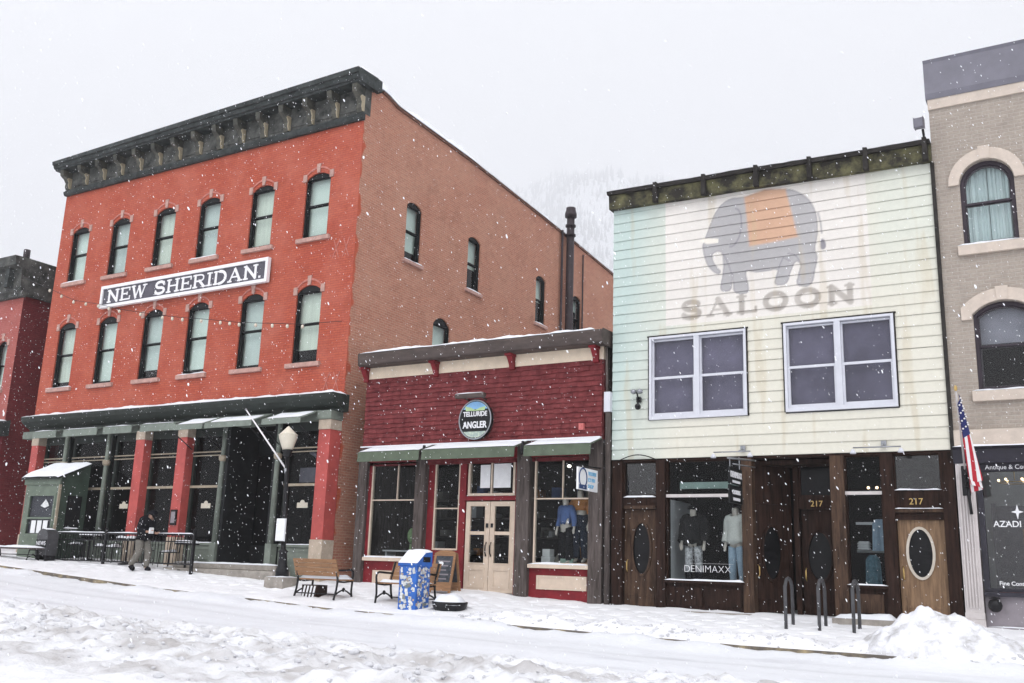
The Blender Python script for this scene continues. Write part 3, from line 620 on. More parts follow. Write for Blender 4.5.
def shopwin(a, b, z0, z1, bar, mul, d=.05, pan=True, sill=True):
    fw = .04
    f = MB(F).ring(rect(a, b, z0, z1), rect(a+fw, b-fw, z0+fw, z1-fw), d-.03, d+.05)
    f.box(a+fw, b-fw, d-.02, d+.04, bar-.015, bar+.015)
    if mul: f.box(mul-.013, mul+.013, d-.018, d+.038, bar+.015, z1-fw)
    f = f.build('shop_window', m_cream, shop)
    MB(F).box(a+fw, b-fw, d+.01, d+.016, z0+fw, z1-fw).build('pane', m_shopglass, f)
    if sill:
        MB(F).box(a-.08, b+.03, d-.14, d-.03, z0-.09, z0-.005).build('sill', m_cream, f, .008)
        MB(F).snow(a-.07, b+.02, d-.135, d-.03, z0-.006, .05, .12, a).build('snow_cap', m_snow, f)
    return f
shopwin(-16.06, -14.62, .18, 2.58, 1.62, -15.23)
shopwin(-11.2, -9.75, .13, 2.62, 1.62, -10.46)
shopwin(-14.12, -13.36, .40, 2.58, 1.41, None, d=.14, sill=False)
def under(a, b, zb, zt, pa, pb, pz0, pz1):
    u = MB(F).box(a, b, .03, .15, zb, zt).build('kick_wall', m_maroon, shop)
    MB(F).ring(rect(pa, pb, pz0, pz1), rect(pa+.05, pb-.05, pz0+.05, pz1-.05), .0, .03).box(pa+.05, pb-.05, .012, .03, pz0+.05, pz1-.05).build('kick_panel', m_cream, u)
under(-16.16, -14.6, -.75, .17, -15.84, -14.7, -.47, -.14)
under(-11.29, -9.74, -.85, .12, -11.08, -9.8, -.43, -.12)
u = MB(F).box(-14.31, -14.12, .1, .25, -.75, 2.6).box(-13.36, -13.18, .1, .25, -.75, 2.6).box(-14.12, -13.36, .1, .25, -.75, .39).box(-11.76, -11.64, .1, .25, -.75, 2.6).box(-13.18, -11.76, .1, .25, 1.6, 1.7).box(-16.16, -16.06, .02, .15, .17, 2.6).build('entrance_surround', m_maroon, shop)
tr = MB(F).ring(rect(-13.12, -11.78, 1.71, 2.6), rect(-13.06, -11.84, 1.77, 2.54), .1, .2).box(-12.47, -12.43, .11, .19, 1.77, 2.54).build('transom_window', m_cream, shop)
MB(F).box(-13.06, -11.84, .15, .156, 1.77, 2.54).build('pane', m_shopglass, tr)
for a, b, c, d in ((-12.78, -12.5, 1.9, 2.46), (-12.4, -11.92, 1.9, 2.48)): MB(F).box(a, b, .125, .13, c, d).build('notice', m_paper, tr)
for a, b, s in ((-13.15, -12.47, 1), (-12.455, -11.77, -1)):
    d = MB(F).holed(rect(a, b, -.56, 1.57), [rect(a+.13, b-.13, .12, .78), rect(a+.13, b-.13, .86, 1.46)], .12, .17)
    d.ring(rect(a+.1, b-.1, -.46, .0), rect(a+.15, b-.15, -.41, -.05), .105, .12).ring(rect(a+.11, b-.11, .10, 1.48), rect(a+.13, b-.13, .12, 1.46), .105, .12)
    d = d.build('door', m_cream, shop)
    MB(F).box(a+.13, b-.13, .14, .146, .12, 1.46).build('pane', m_shopglass, d)
    x = b-.06 if s > 0 else a+.06
    MB(F).tube([(x, .1, .28), (x, .05, .36), (x, .05, .52), (x, .1, .6)], .018, 6).box(x-.03, x+.03, .1, .12, .95, 1.05).build('handle', m_iron, d)
# shop interior
room = MB().box(SX0+.2, SX1-.2, 23.0, 23.1, -.7, 4.5).box(SX0+.2, SX1-.2, 20.3, 23, 2.75, 2.85).box(SX0+.2, SX1-.2, 20.3, 23, -.75, -.6).box(-11.25, -9.6, 20.3, 21.2, -.6, .12).box(-16.1, -14.6, 20.3, 21.1, -.6, .12).build('shop_room', m_int2, shop)
sk_ = MB(); random.seed(4)
for z in (.3, .8, 1.3, 1.8): sk_.box(-16.0, -9.7, 22.6, 22.95, z, z+.03)
sk_.build('stock_shelf', m_greywood, room)
for cm, nn in ((m_khaki, 26), (m_bluecloth, 14), (m_orange, 10), (m_intgrey, 14)):
    g_ = MB()
    for k in range(nn):
        x, z = random.uniform(-15.9, -9.8), random.choice((.33, .83, 1.33, 1.83)); g_.box(x-random.uniform(.06, .16), x+random.uniform(.06, .16), 22.55, 22.9, z, z+random.uniform(.1, .36))
    kind(g_.build('shelf_stock', cm, room), 'stuff')
tag(MB().box(-15.95, -14.75, 20.5, 21.0, .34, .38).box(-15.9, -15.85, 20.55, 20.95, -.6, .34).box(-14.85, -14.8, 20.55, 20.95, -.6, .34).build('display_table', m_intgrey), 'pale display table behind the left-hand angler shop window', 'table')
for x, y, z in ((-10.9, 21.2, 2.5), (-10.25, 21.6, 2.55), (-10.0, 21.9, 1.95), (-10.9, 22.4, 1.3)): MB().ball((x, y, z), (.05, .05, .035)).build('spot_lamp', m_cool, shop)
# goods on the window ledges: each its own small thing
def goods(name, lab, cat, mb, m): return tag(mb.build(name, m), lab, cat)
goods('boot_box', 'white shoe box stack in the left corner of the angler shop window', 'box', MB().box(-11.15, -10.92, 20.35, 20.6, .135, .31).box(-11.13, -10.94, 20.36, 20.58, .315, .48), m_paper)
goods('folded_blanket', 'grey folded blanket leaning in the shop window beside the white boxes', 'blanket', MB().grid(8, 8, lambda a, b: (-10.9+.36*a, 20.45+.3*b, .15+.5*b*(.6+.5*a)+.03*nz(a*4, b*4))), m_khaki)
goods('pale_green_tile', 'pale green display card lying at the mannequins feet in the shop window', 'card', MB().box(-10.62, -10.3, 20.3, 20.5, .13, .27), M('pale_green_card', (.32, .45, .38)))
goods('wooden_tray', 'tan wooden tray of fishing gear on the ledge under the orange jacket', 'tray', MB().box(-10.2, -9.8, 20.3, 20.6, .13, .19).prism([(-10.2, .19), (-9.8, .19), (-9.82, .32), (-10.1, .36), (-10.22, .28)], 20.6, 20.63), m_slat)
goods('flower_vase', 'pale green plant in a slim vase inside the left shop window', 'plant', MB().lathe([(.05, .13), (.08, .3), (.05, .5), (.06, .54)], -15.1, 20.6, 10).ball((-15.1, 20.6, .75), (.12, .12, .2)), M('pale_leaf', (.22, .33, .16), .8, .4, 20))
# awnings with snow
for a, b in ((-15.98, -14.08), (-13.97, -11.36), (-11.09, -9.4)):
    w = MB(F).prismu([(-.09, 2.955), (-.1, 2.975), (-.70, 2.775), (-.72, 2.53), (-.70, 2.53), (-.68, 2.755)], a-.02, b).build('awning', m_shopawn, shop)
    def af(p, q, a=a, b=b-.02):
        u = a+(b-a)*p; d = -.1-.6*q; e = min(1, min(p, 1-p)*14)*min(1, min(q, 1-q)*6+.2)
        return (u, d, 2.978-.325*q*.6+.04*e*(.8+.5*nz(u*1.6, d*3)))
    MB(F).grid(30, 7, af).build('snow_cap', m_snow, w)
for a in (-14.03, -11.22):
    MB(F).box(a-.04, a+.04, -.6, -.1, 2.62, 2.72).tube([(a, -.55, 2.9), (a, -.6, 2.6)], .04, 6).build('awning_motor', m_iron, shop)
MB(F).box(SX0+.05, SX1-.05, -.12, -.03, 2.98, 3.01).build('snow_ledge', m_snow, shop)
dp = MB().tube([(-9.33, 19.93, 5.1), (-9.30, 19.93, 3.9), (-9.28, 19.93, 3.6)], .03, 8).tube([(-9.27, 19.93, 3.62), (-9.27, 19.93, -.75)], .065, 10).build('downpipe', m_greywood, shop)
MB().box(-9.35, -9.2, 19.86, 19.99, 3.56, 4.02).build('pipe_hopper', m_white, dp)
goods('alarm_box', 'small red alarm box on the red shingles near the right end', 'alarm', MB(F).box(-10.0, -9.88, -.12, -.03, 3.18, 3.33).box(-9.97, -9.91, -.14, -.12, 3.22, 3.29), M('alarm_red', (.55, .16, .15)))
# oval shop sign with its lamp box
ov = thing('oval_sign', 'oval black sign reading TELLURIDE ANGLER with mountain and trout picture', 'sign', (-12.8, 19.85, 3.06))
OV = FR(19.80)
MB(OV).ellipse(-12.8, 3.54, .47, .49, 0, .1, 36).build('sign_board', m_blk, ov); MB(OV).ering(-12.8, 3.54, .475, .495, .03, -.012, .0, 36).build('sign_rim', m_steel, ov)
def cut(zlo, zhi, n=12, ru=.43, rz=.45):
    P = []
    for k in range(n+1): z = zlo+(zhi-zlo)*k/n; P.append((-12.8+ru*math.sqrt(max(0, 1-((z-3.54)/rz)**2)), z))
    return P + [(2*-12.8-p[0], p[1]) for p in P[::-1]]
MB(OV).prism(cut(3.80, 3.985), -.006, .0).build('sky_picture', M('sign_sky', (.25, .48, .75)), ov)
MB(OV).prism([(-13.07, 3.76), (-12.53, 3.76), (-12.5, 3.86), (-12.66, 3.83), (-12.8, 3.78), (-12.93, 3.84), (-13.1, 3.88)], -.01, -.0065).build('hill_picture', M('sign_hill', (.45, .62, .32)), ov)
MB(OV).prism(cut(3.10, 3.245), -.006, 0).build('trout_picture', M('sign_trout', (.35, .52, .6), .6, .5, 14, rgb2=(.6, .66, .5)), ov)
text('TELLURIDE', .165, OV, -12.8, 3.625, -.001, ov, 'upper_lettering', m_txt, 'CENTER', .86, bold=.004)
text('ANGLER', .225, OV, -12.8, 3.335, -.001, ov, 'lower_lettering', m_txt, 'CENTER', .80, bold=.006)
ln = MB(F).box(-13.28, -12.44, -.42, -.30, 4.06, 4.16).tube([(-13.1, -.03, 4.05), (-13.1, -.33, 4.1)], .02, 6).tube([(-12.6, -.03, 4.05), (-12.6, -.33, 4.1)], .02, 6)
sl2 = tag(ln.build('sign_lamp', m_browncorn), 'brown lamp bar fixed above the oval shop sign', 'lamp')
MB(F).snow(-13.28, -12.44, -.42, -.30, 4.16, .03, .1, 1).build('snow_cap', m_snow, None).parent = sl2
o = [c for c in bpy.data.objects if c.parent == sl2][0]; o.location = o.location - sl2.location
# white and blue sign on the right post
hs = thing('projecting_sign', 'small white and blue projecting sign on the right-hand shop post', 'sign', (-9.5, 19.3, 1.7))
E1 = SIDE(-9.42)
MB(E1).box(18.75, 19.72, 0, .04, 1.72, 2.2).build('sign_board', m_paper, hs)
MB(E1).ering(18.98, 1.98, .2, .22, .03, -.012, 0).box(18.80, 19.16, -.01, 0, 1.74, 1.83).build('round_emblem', M('navy_paint', (.03, .06, .16)), hs)
text('TELLURIDE', .115, E1, 19.23, 2.06, 0, hs, 'upper_lettering', M('sky_blue_paint', (.18, .42, .62)), 'LEFT', .72); text('FLY FISH', .115, E1, 19.23, 1.92, 0, hs, 'middle_lettering', M('sky_blue_paint', (.18, .42, .62)), 'LEFT', .8); text('SHOP', .115, E1, 19.23, 1.78, 0, hs, 'lower_lettering', M('sky_blue_paint', (.18, .42, .62)), 'LEFT', .95)
MB().tube([(-9.44, 18.8, 2.22), (-9.44, 19.9, 2.28)], .018, 6).build('sign_bracket', m_iron, hs)

# ================================================================== SALOON
sal = thing('saloon_building', 'two-storey cream clapboard building with faded elephant mural over dark wood shopfront', 'building', (-5.7, 24, -.7))
AX0, AX1 = -9.2, -2.14
def chaikin(P, closed=True, it=2):
    for _ in range(it):
        Q2 = []; n = len(P)
        for i in range(n if closed else n-1):
            a, b = P[i], P[(i+1) % n]
            Q2 += [(.75*a[0]+.25*b[0], .75*a[1]+.25*b[1]), (.25*a[0]+.75*b[0], .25*a[1]+.75*b[1])]
        P = Q2
    return P
def inpoly(P, X, Z):
    ins = np.zeros(X.shape, bool); n = len(P)
    for i in range(n):
        (x1, y1), (x2, y2) = P[i], P[(i+1) % n]
        if y1 == y2: continue
        ins ^= ((y1 > Z) != (y2 > Z)) & (X < (x2-x1)*(Z-y1)/(y2-y1)+x1)
    return ins
def dist(P, X, Z, closed=True):
    D = np.full(X.shape, 9.); n = len(P)
    for i in range(n if closed else n-1):
        (x1, y1), (x2, y2) = P[i], P[(i+1) % n]; ex, ey = x2-x1, y2-y1; L2 = ex*ex+ey*ey+1e-12
        t = np.clip(((X-x1)*ex+(Z-y1)*ey)/L2, 0, 1); D = np.minimum(D, np.hypot(X-x1-t*ex, Z-y1-t*ey))
    return D
ELE = [(-6.91,7.45),(-7.0,7.25),(-6.96,7.0),(-6.9,6.8),(-6.78,6.62),(-6.64,6.52),(-6.58,6.58),(-6.66,6.66),(-6.76,6.82),(-6.8,6.98),(-6.72,7.06),(-6.6,7.06),(-6.53,7.0),(-6.51,6.66),(-6.56,6.4),(-6.61,6.13),(-6.37,6.10),
       (-6.34,6.3),(-6.33,6.55),(-6.3,6.3),(-6.3,6.04),(-5.95,6.0),(-6.0,6.3),(-6.05,6.56),(-5.85,6.48),(-5.6,6.46),(-5.30,6.50),(-5.35,6.32),(-5.42,6.13),(-5.14,6.10),(-5.06,6.38),(-4.95,6.62),(-4.81,6.54),(-4.88,6.3),(-4.95,6.05),(-4.61,6.01),(-4.55,6.35),
       (-4.47,6.64),(-4.55,6.8),(-4.45,7.15),(-4.46,7.6),(-4.58,7.92),(-4.8,8.14),(-5.05,8.27),(-5.56,8.33),(-5.98,8.24),(-6.12,8.24),(-6.3,8.27),(-6.48,8.2),(-6.65,8.05),(-6.78,7.8)]
ELE = chaikin(ELE, it=2)
EAR = chaikin([(-6.28, 8.05), (-6.12, 7.95), (-6.08, 7.65), (-6.15, 7.3), (-6.3, 7.12), (-6.42, 7.15)], False)
TUSK = [(-7.07, 7.37), (-6.95, 7.42), (-6.63, 7.36), (-6.63, 7.26), (-6.9, 7.27)]
BLK = [(-6.02, 8.25), (-5.56, 8.345), (-5.1, 8.28), (-4.98, 7.7), (-4.87, 7.14), (-5.4, 7.1), (-5.93, 7.08), (-5.97, 7.7)]
TAIL = chaikin([(-4.46, 7.75), (-4.38, 7.4), (-4.36, 7.0)], False); TUFT = chaikin([(-4.40, 7.02), (-4.32, 7.02), (-4.28, 6.82), (-4.36, 6.76), (-4.42, 6.82)])
LEGS = [[(-5.05, 6.62), (-5.2, 6.72), (-5.3, 6.5)], [(-4.82, 6.55), (-4.95, 6.75), (-5.1, 6.8)], [(-6.34, 6.5), (-6.42, 6.75), (-6.5, 6.95)]]
def paint(X, Z):
    cream = np.array(lin(216, 213, 199)); mint = np.array(lin(186, 202, 196)); pale = np.array(lin(209, 212, 200))
    nn = np.array([fbm(x*.7, z*.5, 1.) for x, z in zip(X, Z)]); n2 = np.array([fbm(x*3.5, z*.35, 4.) for x, z in zip(X, Z)])
    t = np.clip((X+9.2+.35*nn-(Z-5)*.16)/1.9, 0, 1)[:, None]; c = mint*(1-t)+cream*t
    t = (np.clip((Z-5.5)/1.5, 0, 1)*np.clip((X+3.6)/.5, 0, 1))[:, None]; c = c*(1-.8*t)+pale*.8*t
    # mural ground
    mi = (X > -7.88) & (X < -3.44) & (Z > 5.46); bg = np.array(lin(222, 217, 210))
    c = np.where(mi[:, None], bg*(1+.05*nn[:, None]), c)
    ins = inpoly(ELE, X, Z); dE = dist(ELE, X, Z); cov = np.clip(np.where(ins, .5+dE/.03, .5-dE/.03), 0, 1)[:, None]*.94
    grey = np.array(lin(170, 168, 169))*(1+.09*nn[:, None]); c = c*(1-cov)+grey*cov
    for P, cl, w in [(ELE, True, .014), (EAR, False, .018), (TAIL, False, .018)] + [(l, False, .012) for l in LEGS]:
        a = np.clip(1.5-dist(P, X, Z, cl)/w, 0, 1)[:, None]*.55; c = c*(1-a)+np.array(lin(118, 116, 124))*a
    for P, col, s in [(BLK, lin(206, 165, 136), .06), (TUSK, lin(232, 226, 214), .02), (TUFT, lin(135, 132, 140), .02)]:
        d = dist(P, X, Z); a = np.clip(np.where(inpoly(P, X, Z), .5+d/s, .5-d/s), 0, 1)[:, None]*.92; c = c*(1-a)+np.array(col)*(1+.08*nn[:, None])*a
    D = np.full(X.shape, 9.)
    for wt, pl in strokes('SALOON', -7.5, -3.78, .32):
        q = [(p[0], 5.60+(p[0]+7.5)*-.006+p[1]*.36) for p in pl]; D = np.minimum(D, dist(q, X, Z, False)-(.062 if wt == 1. else .026))
    a = np.clip(.5-D/.03, 0, 1)[:, None]*(.72+.2*n2[:, None]).clip(.3, .95); c = c*(1-a)+np.array(lin(150, 142, 134))*a
    # rusty weather streaks and board-end stains
    s = np.clip((n2-.35)*1.1, 0, .30)[:, None]; c = c*(1-s)+np.array(lin(188, 172, 138))*s
    return c
def siding():
    ch = .225; nb_ = 27; zb = 2.47; xs = np.linspace(AX0, AX1, 321); nzv = 10
    holes_ = [(-8.3, -6.03, 3.31, 5.24), (-5.26, -3.02, 3.33, 5.26)]
    main = ([], [], []); mur = ([], [], [])
    for k in range(nb_):
        z0 = zb+k*ch; top = min(z0+ch, 8.62)
        if top <= z0+.01: break
        zz = np.concatenate([[z0], np.linspace(z0+.001, top, nzv)]); dd = np.concatenate([[0.0], -.021+.018*np.linspace(0, 1, nzv)])
        wob = np.array([.006*nz(x*.8, k*3.7) for x in xs])
        Xg, Zg = np.meshgrid(xs, zz); C = paint(Xg.ravel(), np.maximum(Zg.ravel(), z0+.004)).reshape(len(zz), len(xs), 3)*(1+.05*nz(k*5.3, 2.2)); C[0] *= .7; C[1] *= .85  # lap shade painted into each board's lip and lower edge
        for tgt, sel in ((mur, True), (main, False)):
            base = len(tgt[0]); idx = -np.ones((len(zz), len(xs)), int); q = 0
            for j in range(len(zz)):
                for i in range(len(xs)): idx[j, i] = q; q += 1; tgt[0].append((xs[i], 20+dd[j]+(wob[i] if j else 0)*.3, zz[j]+wob[i])); tgt[2].append((*C[j, i], 1))
            for j in range(len(zz)-1):
                zc = (zz[j]+zz[j+1])/2
                for i in range(len(xs)-1):
                    xc = (xs[i]+xs[i+1])/2
                    if any(a < xc < b and c < zc < d for a, b, c, d in holes_): continue
                    if ((-7.88 < xc < -3.44) and z0+.12 > 5.46) != sel: continue
                    tgt[1].append((base+idx[j, i], base+idx[j, i+1], base+idx[j+1, i+1], base+idx[j+1, i]))
    m = attrmat('painted_clapboard', .7, .25, 22, bdist=.01, grain=.07)
    for nm, (vs, fs, cs) in (('clapboard_wall', main), ('painted_mural', mur)):
        used = sorted({i for f in fs for i in f}); rm = {o: n for n, o in enumerate(used)}
        mb = MB(); mb.add([vs[i] for i in used], [tuple(rm[i] for i in f) for f in fs]); o = mb.build(nm, m, sal)
        at = o.data.color_attributes.new('Col', 'FLOAT_COLOR', 'POINT'); at.data.foreach_set('color', [c for i in used for c in cs[i]])
siding()
MB(F).box(AX0, AX1, .03, .3, 2.46, 3.3).box(AX0, AX1, .03, .3, 5.27, 8.8).box(AX0, -8.31, .03, .3, 3.3, 5.27).box(-6.02, -5.27, .03, .3, 3.3, 5.27).box(-3.01, AX1, .03, .3, 3.3, 5.27).build('wall_core', m_roofdark, sal)
MB().box(AX0, AX0+.1, 20.02, 38, -.9, 8.5).box(AX1-.1, AX1, 20.31, 38, -.9, 8.4).box(AX0+.1, AX1-.1, 37.9, 38, -.9, 8.4).build('side_wall', m_roofdark, sal)
MB().box(AX0+.1, AX1-.1, 20.31, 37.9, 8.2, 8.3).build('roof', m_snow, sal)
# roof-edge boards: sagging weathered cornice with posts
def sag(u, d, z): return (u, 20+d, z-.018*(u-AX0)+.02*nz(u*.8, 1.7))
MB(sag).add(*(lambda n: ([(AX0-.06+(AX1-AX0+.08)*k/n, d, z) for k in range(n+1) for d, z in ((-.16, 8.44), (-.18, 8.78), (.2, 8.80), (.2, 8.44))], [(k*4+a, k*4+(a+1) % 4, k*4+4+(a+1) % 4, k*4+4+a) for k in range(n) for a in range(4)] + [(0,1,2,3), (4*n, 4*n+3, 4*n+2, 4*n+1)]))(30)).build('cornice', m_roofwood, sal)
MB(sag).add(*(lambda n: ([(AX0-.08+(AX1-AX0+.1)*k/n, d, z) for k in range(n+1) for d, z in ((-.25, 8.78), (-.27, 8.86), (.2, 8.88), (.2, 8.801))], [(k*4+a, k*4+(a+1) % 4, k*4+4+(a+1) % 4, k*4+4+a) for k in range(n) for a in range(4)] + [(0,1,2,3), (4*n, 4*n+3, 4*n+2, 4*n+1)]))(30)).build('roof_edge', m_roofdark, sal)
for u in (-8.05, -6.88, -5.68, -4.52, -3.37, -2.22): MB(sag).prism([(u-.05, 8.42), (u+.05, 8.42), (u+.045, 8.90), (u-.04, 8.91)], -.29, -.15).build('cornice_bracket', m_roofdark, sal)
MB(sag).snow(AX0, AX1, -.25, .2, 8.875, .03, .2, 4).build('snow_cap', m_snow, sal)
MB(F).box(AX1-.02, AX1+.05, -.06, .05, 2.3, 8.3).build('corner_trim', m_roofdark, sal)
# upstairs windows
for a, b, z0, z1 in ((-8.28, -6.05, 3.33, 5.22), (-5.24, -3.04, 3.35, 5.24)):
    mul = (a+b)/2; f = MB(F).ring(rect(a, b, z0, z1), rect(a+.055, b-.055, z0+.08, z1-.05), -.06, .1).box(mul-.06, mul+.06, -.055, .1, z0+.08, z1-.05).box(mul-.01, mul+.01, -.062, -.055, z0+.08, z1-.06)
    for p, q in ((a+.055, mul-.06), (mul+.06, b-.055)):
        zm = (z0+z1)/2; f.ring(rect(p, q, z0+.08, zm+.02), rect(p+.045, q-.045, z0+.15, zm-.03), .0, .05).ring(rect(p, q, zm-.01, z1-.06), rect(p+.03, q-.03, zm+.03, z1-.1), .03, .08)
    f = f.build('window', m_white, sal)
    MB(F).box(a+.1, mul-.1, .055, .06, z0+.1, z1-.08).box(mul+.1, b-.1, .055, .06, z0+.1, z1-.08).build('pane', m_saloonglass, f)
    MB(F).box(a+.02, b-.02, .16, .17, z0, z1).build('blind', m_blind2, f)
    MB(F).box(a-.05, b+.05, -.045, -.002, z1+.003, z1+.035).box(a-.03, a-.003, -.045, -.002, z0, z1).box(b+.003, b+.03, -.045, -.002, z0, z1).build('casing_shadow_line', m_roofdark, f)  # dark casing strips, standing for the shadow line along the frame
# ground floor: dark wood front
def wood(name, m, *boxes):
    mb = MB(F)
    for b in boxes: mb.box(*b)
    return mb.build(name, m, sal)
wood('head_beam', m_dkwood, (AX0, AX1, .0, .3, 2.42, 2.459))
COLS = [(-9.18, -8.93), (-8.13, -7.92), (-6.22, -6.0), (-4.41, -4.14), (-3.44, -3.22), (-2.36, -2.13)]
for a, b in COLS: wood('post', m_midwood if a in (-6.22, -4.41) else m_dkwood, (a, b, -.04, .3, -.95, 2.42))
def ovaldoor(a, b, z0, z1, oc, ru, rz, m, mp=F, par=None, rimm=None):
    n = 28; el = [(oc[0]+ru*math.cos(2*math.pi*k/n), oc[1]+rz*math.sin(2*math.pi*k/n)) for k in range(n)]
    d = MB(mp).holed(rect(a, b, z0, z1), [el], .1, .15)
    d.ring(rect(a+.08, b-.08, z0+.1, z0+.42), rect(a+.12, b-.12, z0+.14, z0+.38), .085, .1).box(a+.14, b-.14, .09, .1, z0+.16, z0+.36)
    d = d.build('door', m, par or sal)
    MB(mp).ering(oc[0], oc[1], ru+.035, rz+.035, .05, .075, .1).build('oval_rim', rimm or m, d)
    MB(mp).ellipse(oc[0], oc[1], ru, rz, .125, .13).build('pane', m_darkpane, d)
    MB(mp).tube([(a+.07, .1, oc[1]-.5), (a+.07, .05, oc[1]-.45), (a+.07, .05, oc[1]-.3), (a+.07, .1, oc[1]-.25)], .014, 6).build('handle', m_gold, d)
    return d
m_rim = M('pale_oval_rim', (.5, .45, .38), .5, .1, 6)
ovaldoor(-8.92, -8.14, -.85, 1.36, (-8.52, .53), .21, .56, m_midwood)
ovaldoor(-3.21, -2.37, -.85, 1.16, (-2.82, .54), .225, .46, m_oak, rimm=m_rim)
def glaze(a, b, z0, z1, m=None, d=.1, fr=m_dkwood, name='shop_window', bar=None, sill=None):
    f = MB(F).ring(rect(a, b, z0, z1), rect(a+.03, b-.03, z0+.03, z1-.03), d-.06, d+.04).build(name, fr, sal)
    MB(F).box(a+.03, b-.03, d, d+.006, z0+.03, z1-.03).build('pane', m or m_shopglass, f)
    if bar is not None: MB(F).box(a, b, d-.09, d-.005, bar-.035, bar+.03).build('transom_bar', m_pilaster, f)
    if sill: MB(F).box(a-.03, b+.03, d-.16, d-.062, z0-.05, z0).build('sill', m_dkwood, f); MB(F).snow(a-.03, b+.03, d-.16, d-.06, z0+.001, .045, .12, a).build('snow_cap', m_snow, f)
    return f
glaze(-8.93, -8.13, 1.66, 2.42, m_brightglass, name='transom_window'); wood('door_head', m_dkwood, (-8.93, -8.13, .04, .2, 1.36, 1.66)); wood('door_lintel', m_midwood, (-8.9, -8.16, .0, .04, 1.38, 1.45))
MB(F).snow(-8.93, -8.13, -.0, .04, 1.63, .04, .1, 3).build('snow_cap', m_snow, sal)
f1 = glaze(-7.91, -6.22, -.12, 2.42, bar=1.66, sill=True)
wood('kick_wall', m_dkwood, (-7.92, -6.22, .05, .2, -.95, -.17)); wood('kick_panel', m_dkwood, (-7.85, -7.12, .02, .05, -.62, -.25), (-7.02, -6.28, .02, .05, -.62, -.25))
f3 = glaze(-4.14, -3.44, -.09, 2.42, bar=1.68, sill=True); wood('kick_wall', m_dkwood, (-4.14, -3.44, .05, .2, -.95, -.14)); wood('kick_panel', m_midwood, (-4.05, -3.52, .02, .05, -.6, -.25))
glaze(-3.22, -2.36, 1.72, 2.42, m_brightglass, name='transom_window'); wood('door_head', m_dkwood, (-3.22, -2.36, .04, .2, 1.16, 1.72)); wood('door_lintel', m_midwood, (-3.24, -2.34, -.02, .04, 1.3, 1.36))
MB(F).snow(-3.24, -2.34, -.03, .04, 1.365, .03, .1, 7).build('snow_cap', m_snow, sal); MB(F).snow(-3.22, -2.36, .0, .04, 1.72, .04, .1, 7).build('snow_cap', m_snow, sal)
text('217', .17, F, -2.84, 1.45, .035, sal, 'door_number', m_gold, 'CENTER')
# recessed entry: back wall door facing the street, left door set at an angle
RB = FR(20.8)
wood('entry_ceiling', m_dkwood, (-6.0, -4.41, .3, 1.0, 2.3, 2.4))
MB(RB).box(-5.35, -5.25, -.05, .1, -.9, 2.4).box(-4.5, -4.41, -.05, .1, -.9, 2.4).box(-5.25, -4.5, -.03, .1, 1.42, 1.66).build('entry_frame', m_dkwood, sal)
ovaldoor(-5.24, -4.51, -.85, 1.42, (-4.88, .46), .25, .5, m_dkwood, RB)
tw = MB(RB).ring(rect(-5.25, -4.5, 1.66, 2.4), rect(-5.2, -4.55, 1.71, 2.35), -.02, .08).build('transom_window', m_dkwood, sal); MB(RB).box(-5.2, -4.55, .02, .026, 1.71, 2.35).build('pane', m_darkpane, tw)
text('217', .17, RB, -4.88, 1.47, -.035, sal, 'door_number', m_gold, 'CENTER')
an = math.atan2(.8, .62); L_ = math.hypot(.8, .62)
ANG = lambda u, d, z: (-6.0+u*math.cos(an)-d*math.sin(an), 20.05+u*math.sin(an)+d*math.cos(an), z)
ovaldoor(.08, L_-.08, -.85, 1.5, (L_/2, .5), .23, .55, m_dkwood, ANG)
MB(ANG).box(0, L_, .08, .18, 1.5, 2.4).box(0, .08, .08, .18, -.85, 1.5).box(L_-.08, L_, .08, .18, -.85, 1.5).build('splayed_wall', m_dkwood, sal)
MB().box(-4.43, -4.40, 20.3, 20.8, -.9, 2.4).build('entry_side_wall', m_dkwood, sal)
# entry floor, doorstep with snow, dim rooms behind the glass
MB().box(-6.0, -4.41, 19.98, 20.8, -1.0, -.78).box(-4.35, -3.25, 19.35, 19.955, -1.0, -.70).box(-7.6, -6.0, 19.6, 19.955, -1.0, -.73).box(-9.0, -8.1, 19.7, 19.955, -1.0, -.76).build('doorstep', m_conc, sal, .015)
MB().snow(-4.33, -3.27, 19.37, 19.93, -.70, .09, .1, 2).snow(-5.9, -4.5, 20.0, 20.5, -.78, .06, .12, 5).build('snow_cap', m_snow, sal)
MB().box(-9.1, -8.12, 21.2, 21.3, -1, 2.45).box(-6.15, -2.2, 22.6, 22.7, -1, 2.45).box(-8.1, -6.1, 22.2, 22.3, -1, 2.45).box(-9.1, -2.2, 20.32, 22.6, 2.425, 2.455).box(-9.1, -6.3, 20.32, 22.6, -.35, -.25).box(-4.3, -2.2, 20.32, 22.6, -.45, -.35).build('saloon_room', m_int, sal)
MB().box(-8.0, -7.94, 20.16, 21.6, -.25, 1.6).box(-7.93, -6.3, 20.2, 21.2, -.24, -.2).build('display_wall', m_intgrey, sal)
MB().box(-7.7, -6.4, 20.3, 20.36, 1.83, 1.97).build('display_valance', M('pale_green_valance', (.28, .38, .35)), sal)
MB().box(-4.1, -3.47, 20.25, 20.9, -.34, -.28).box(-4.1, -3.5, 20.7, 20.75, .55, .6).box(-4.1, -3.5, 20.7, 20.75, 1.1, 1.15).build('display_shelf', m_intgrey, sal)
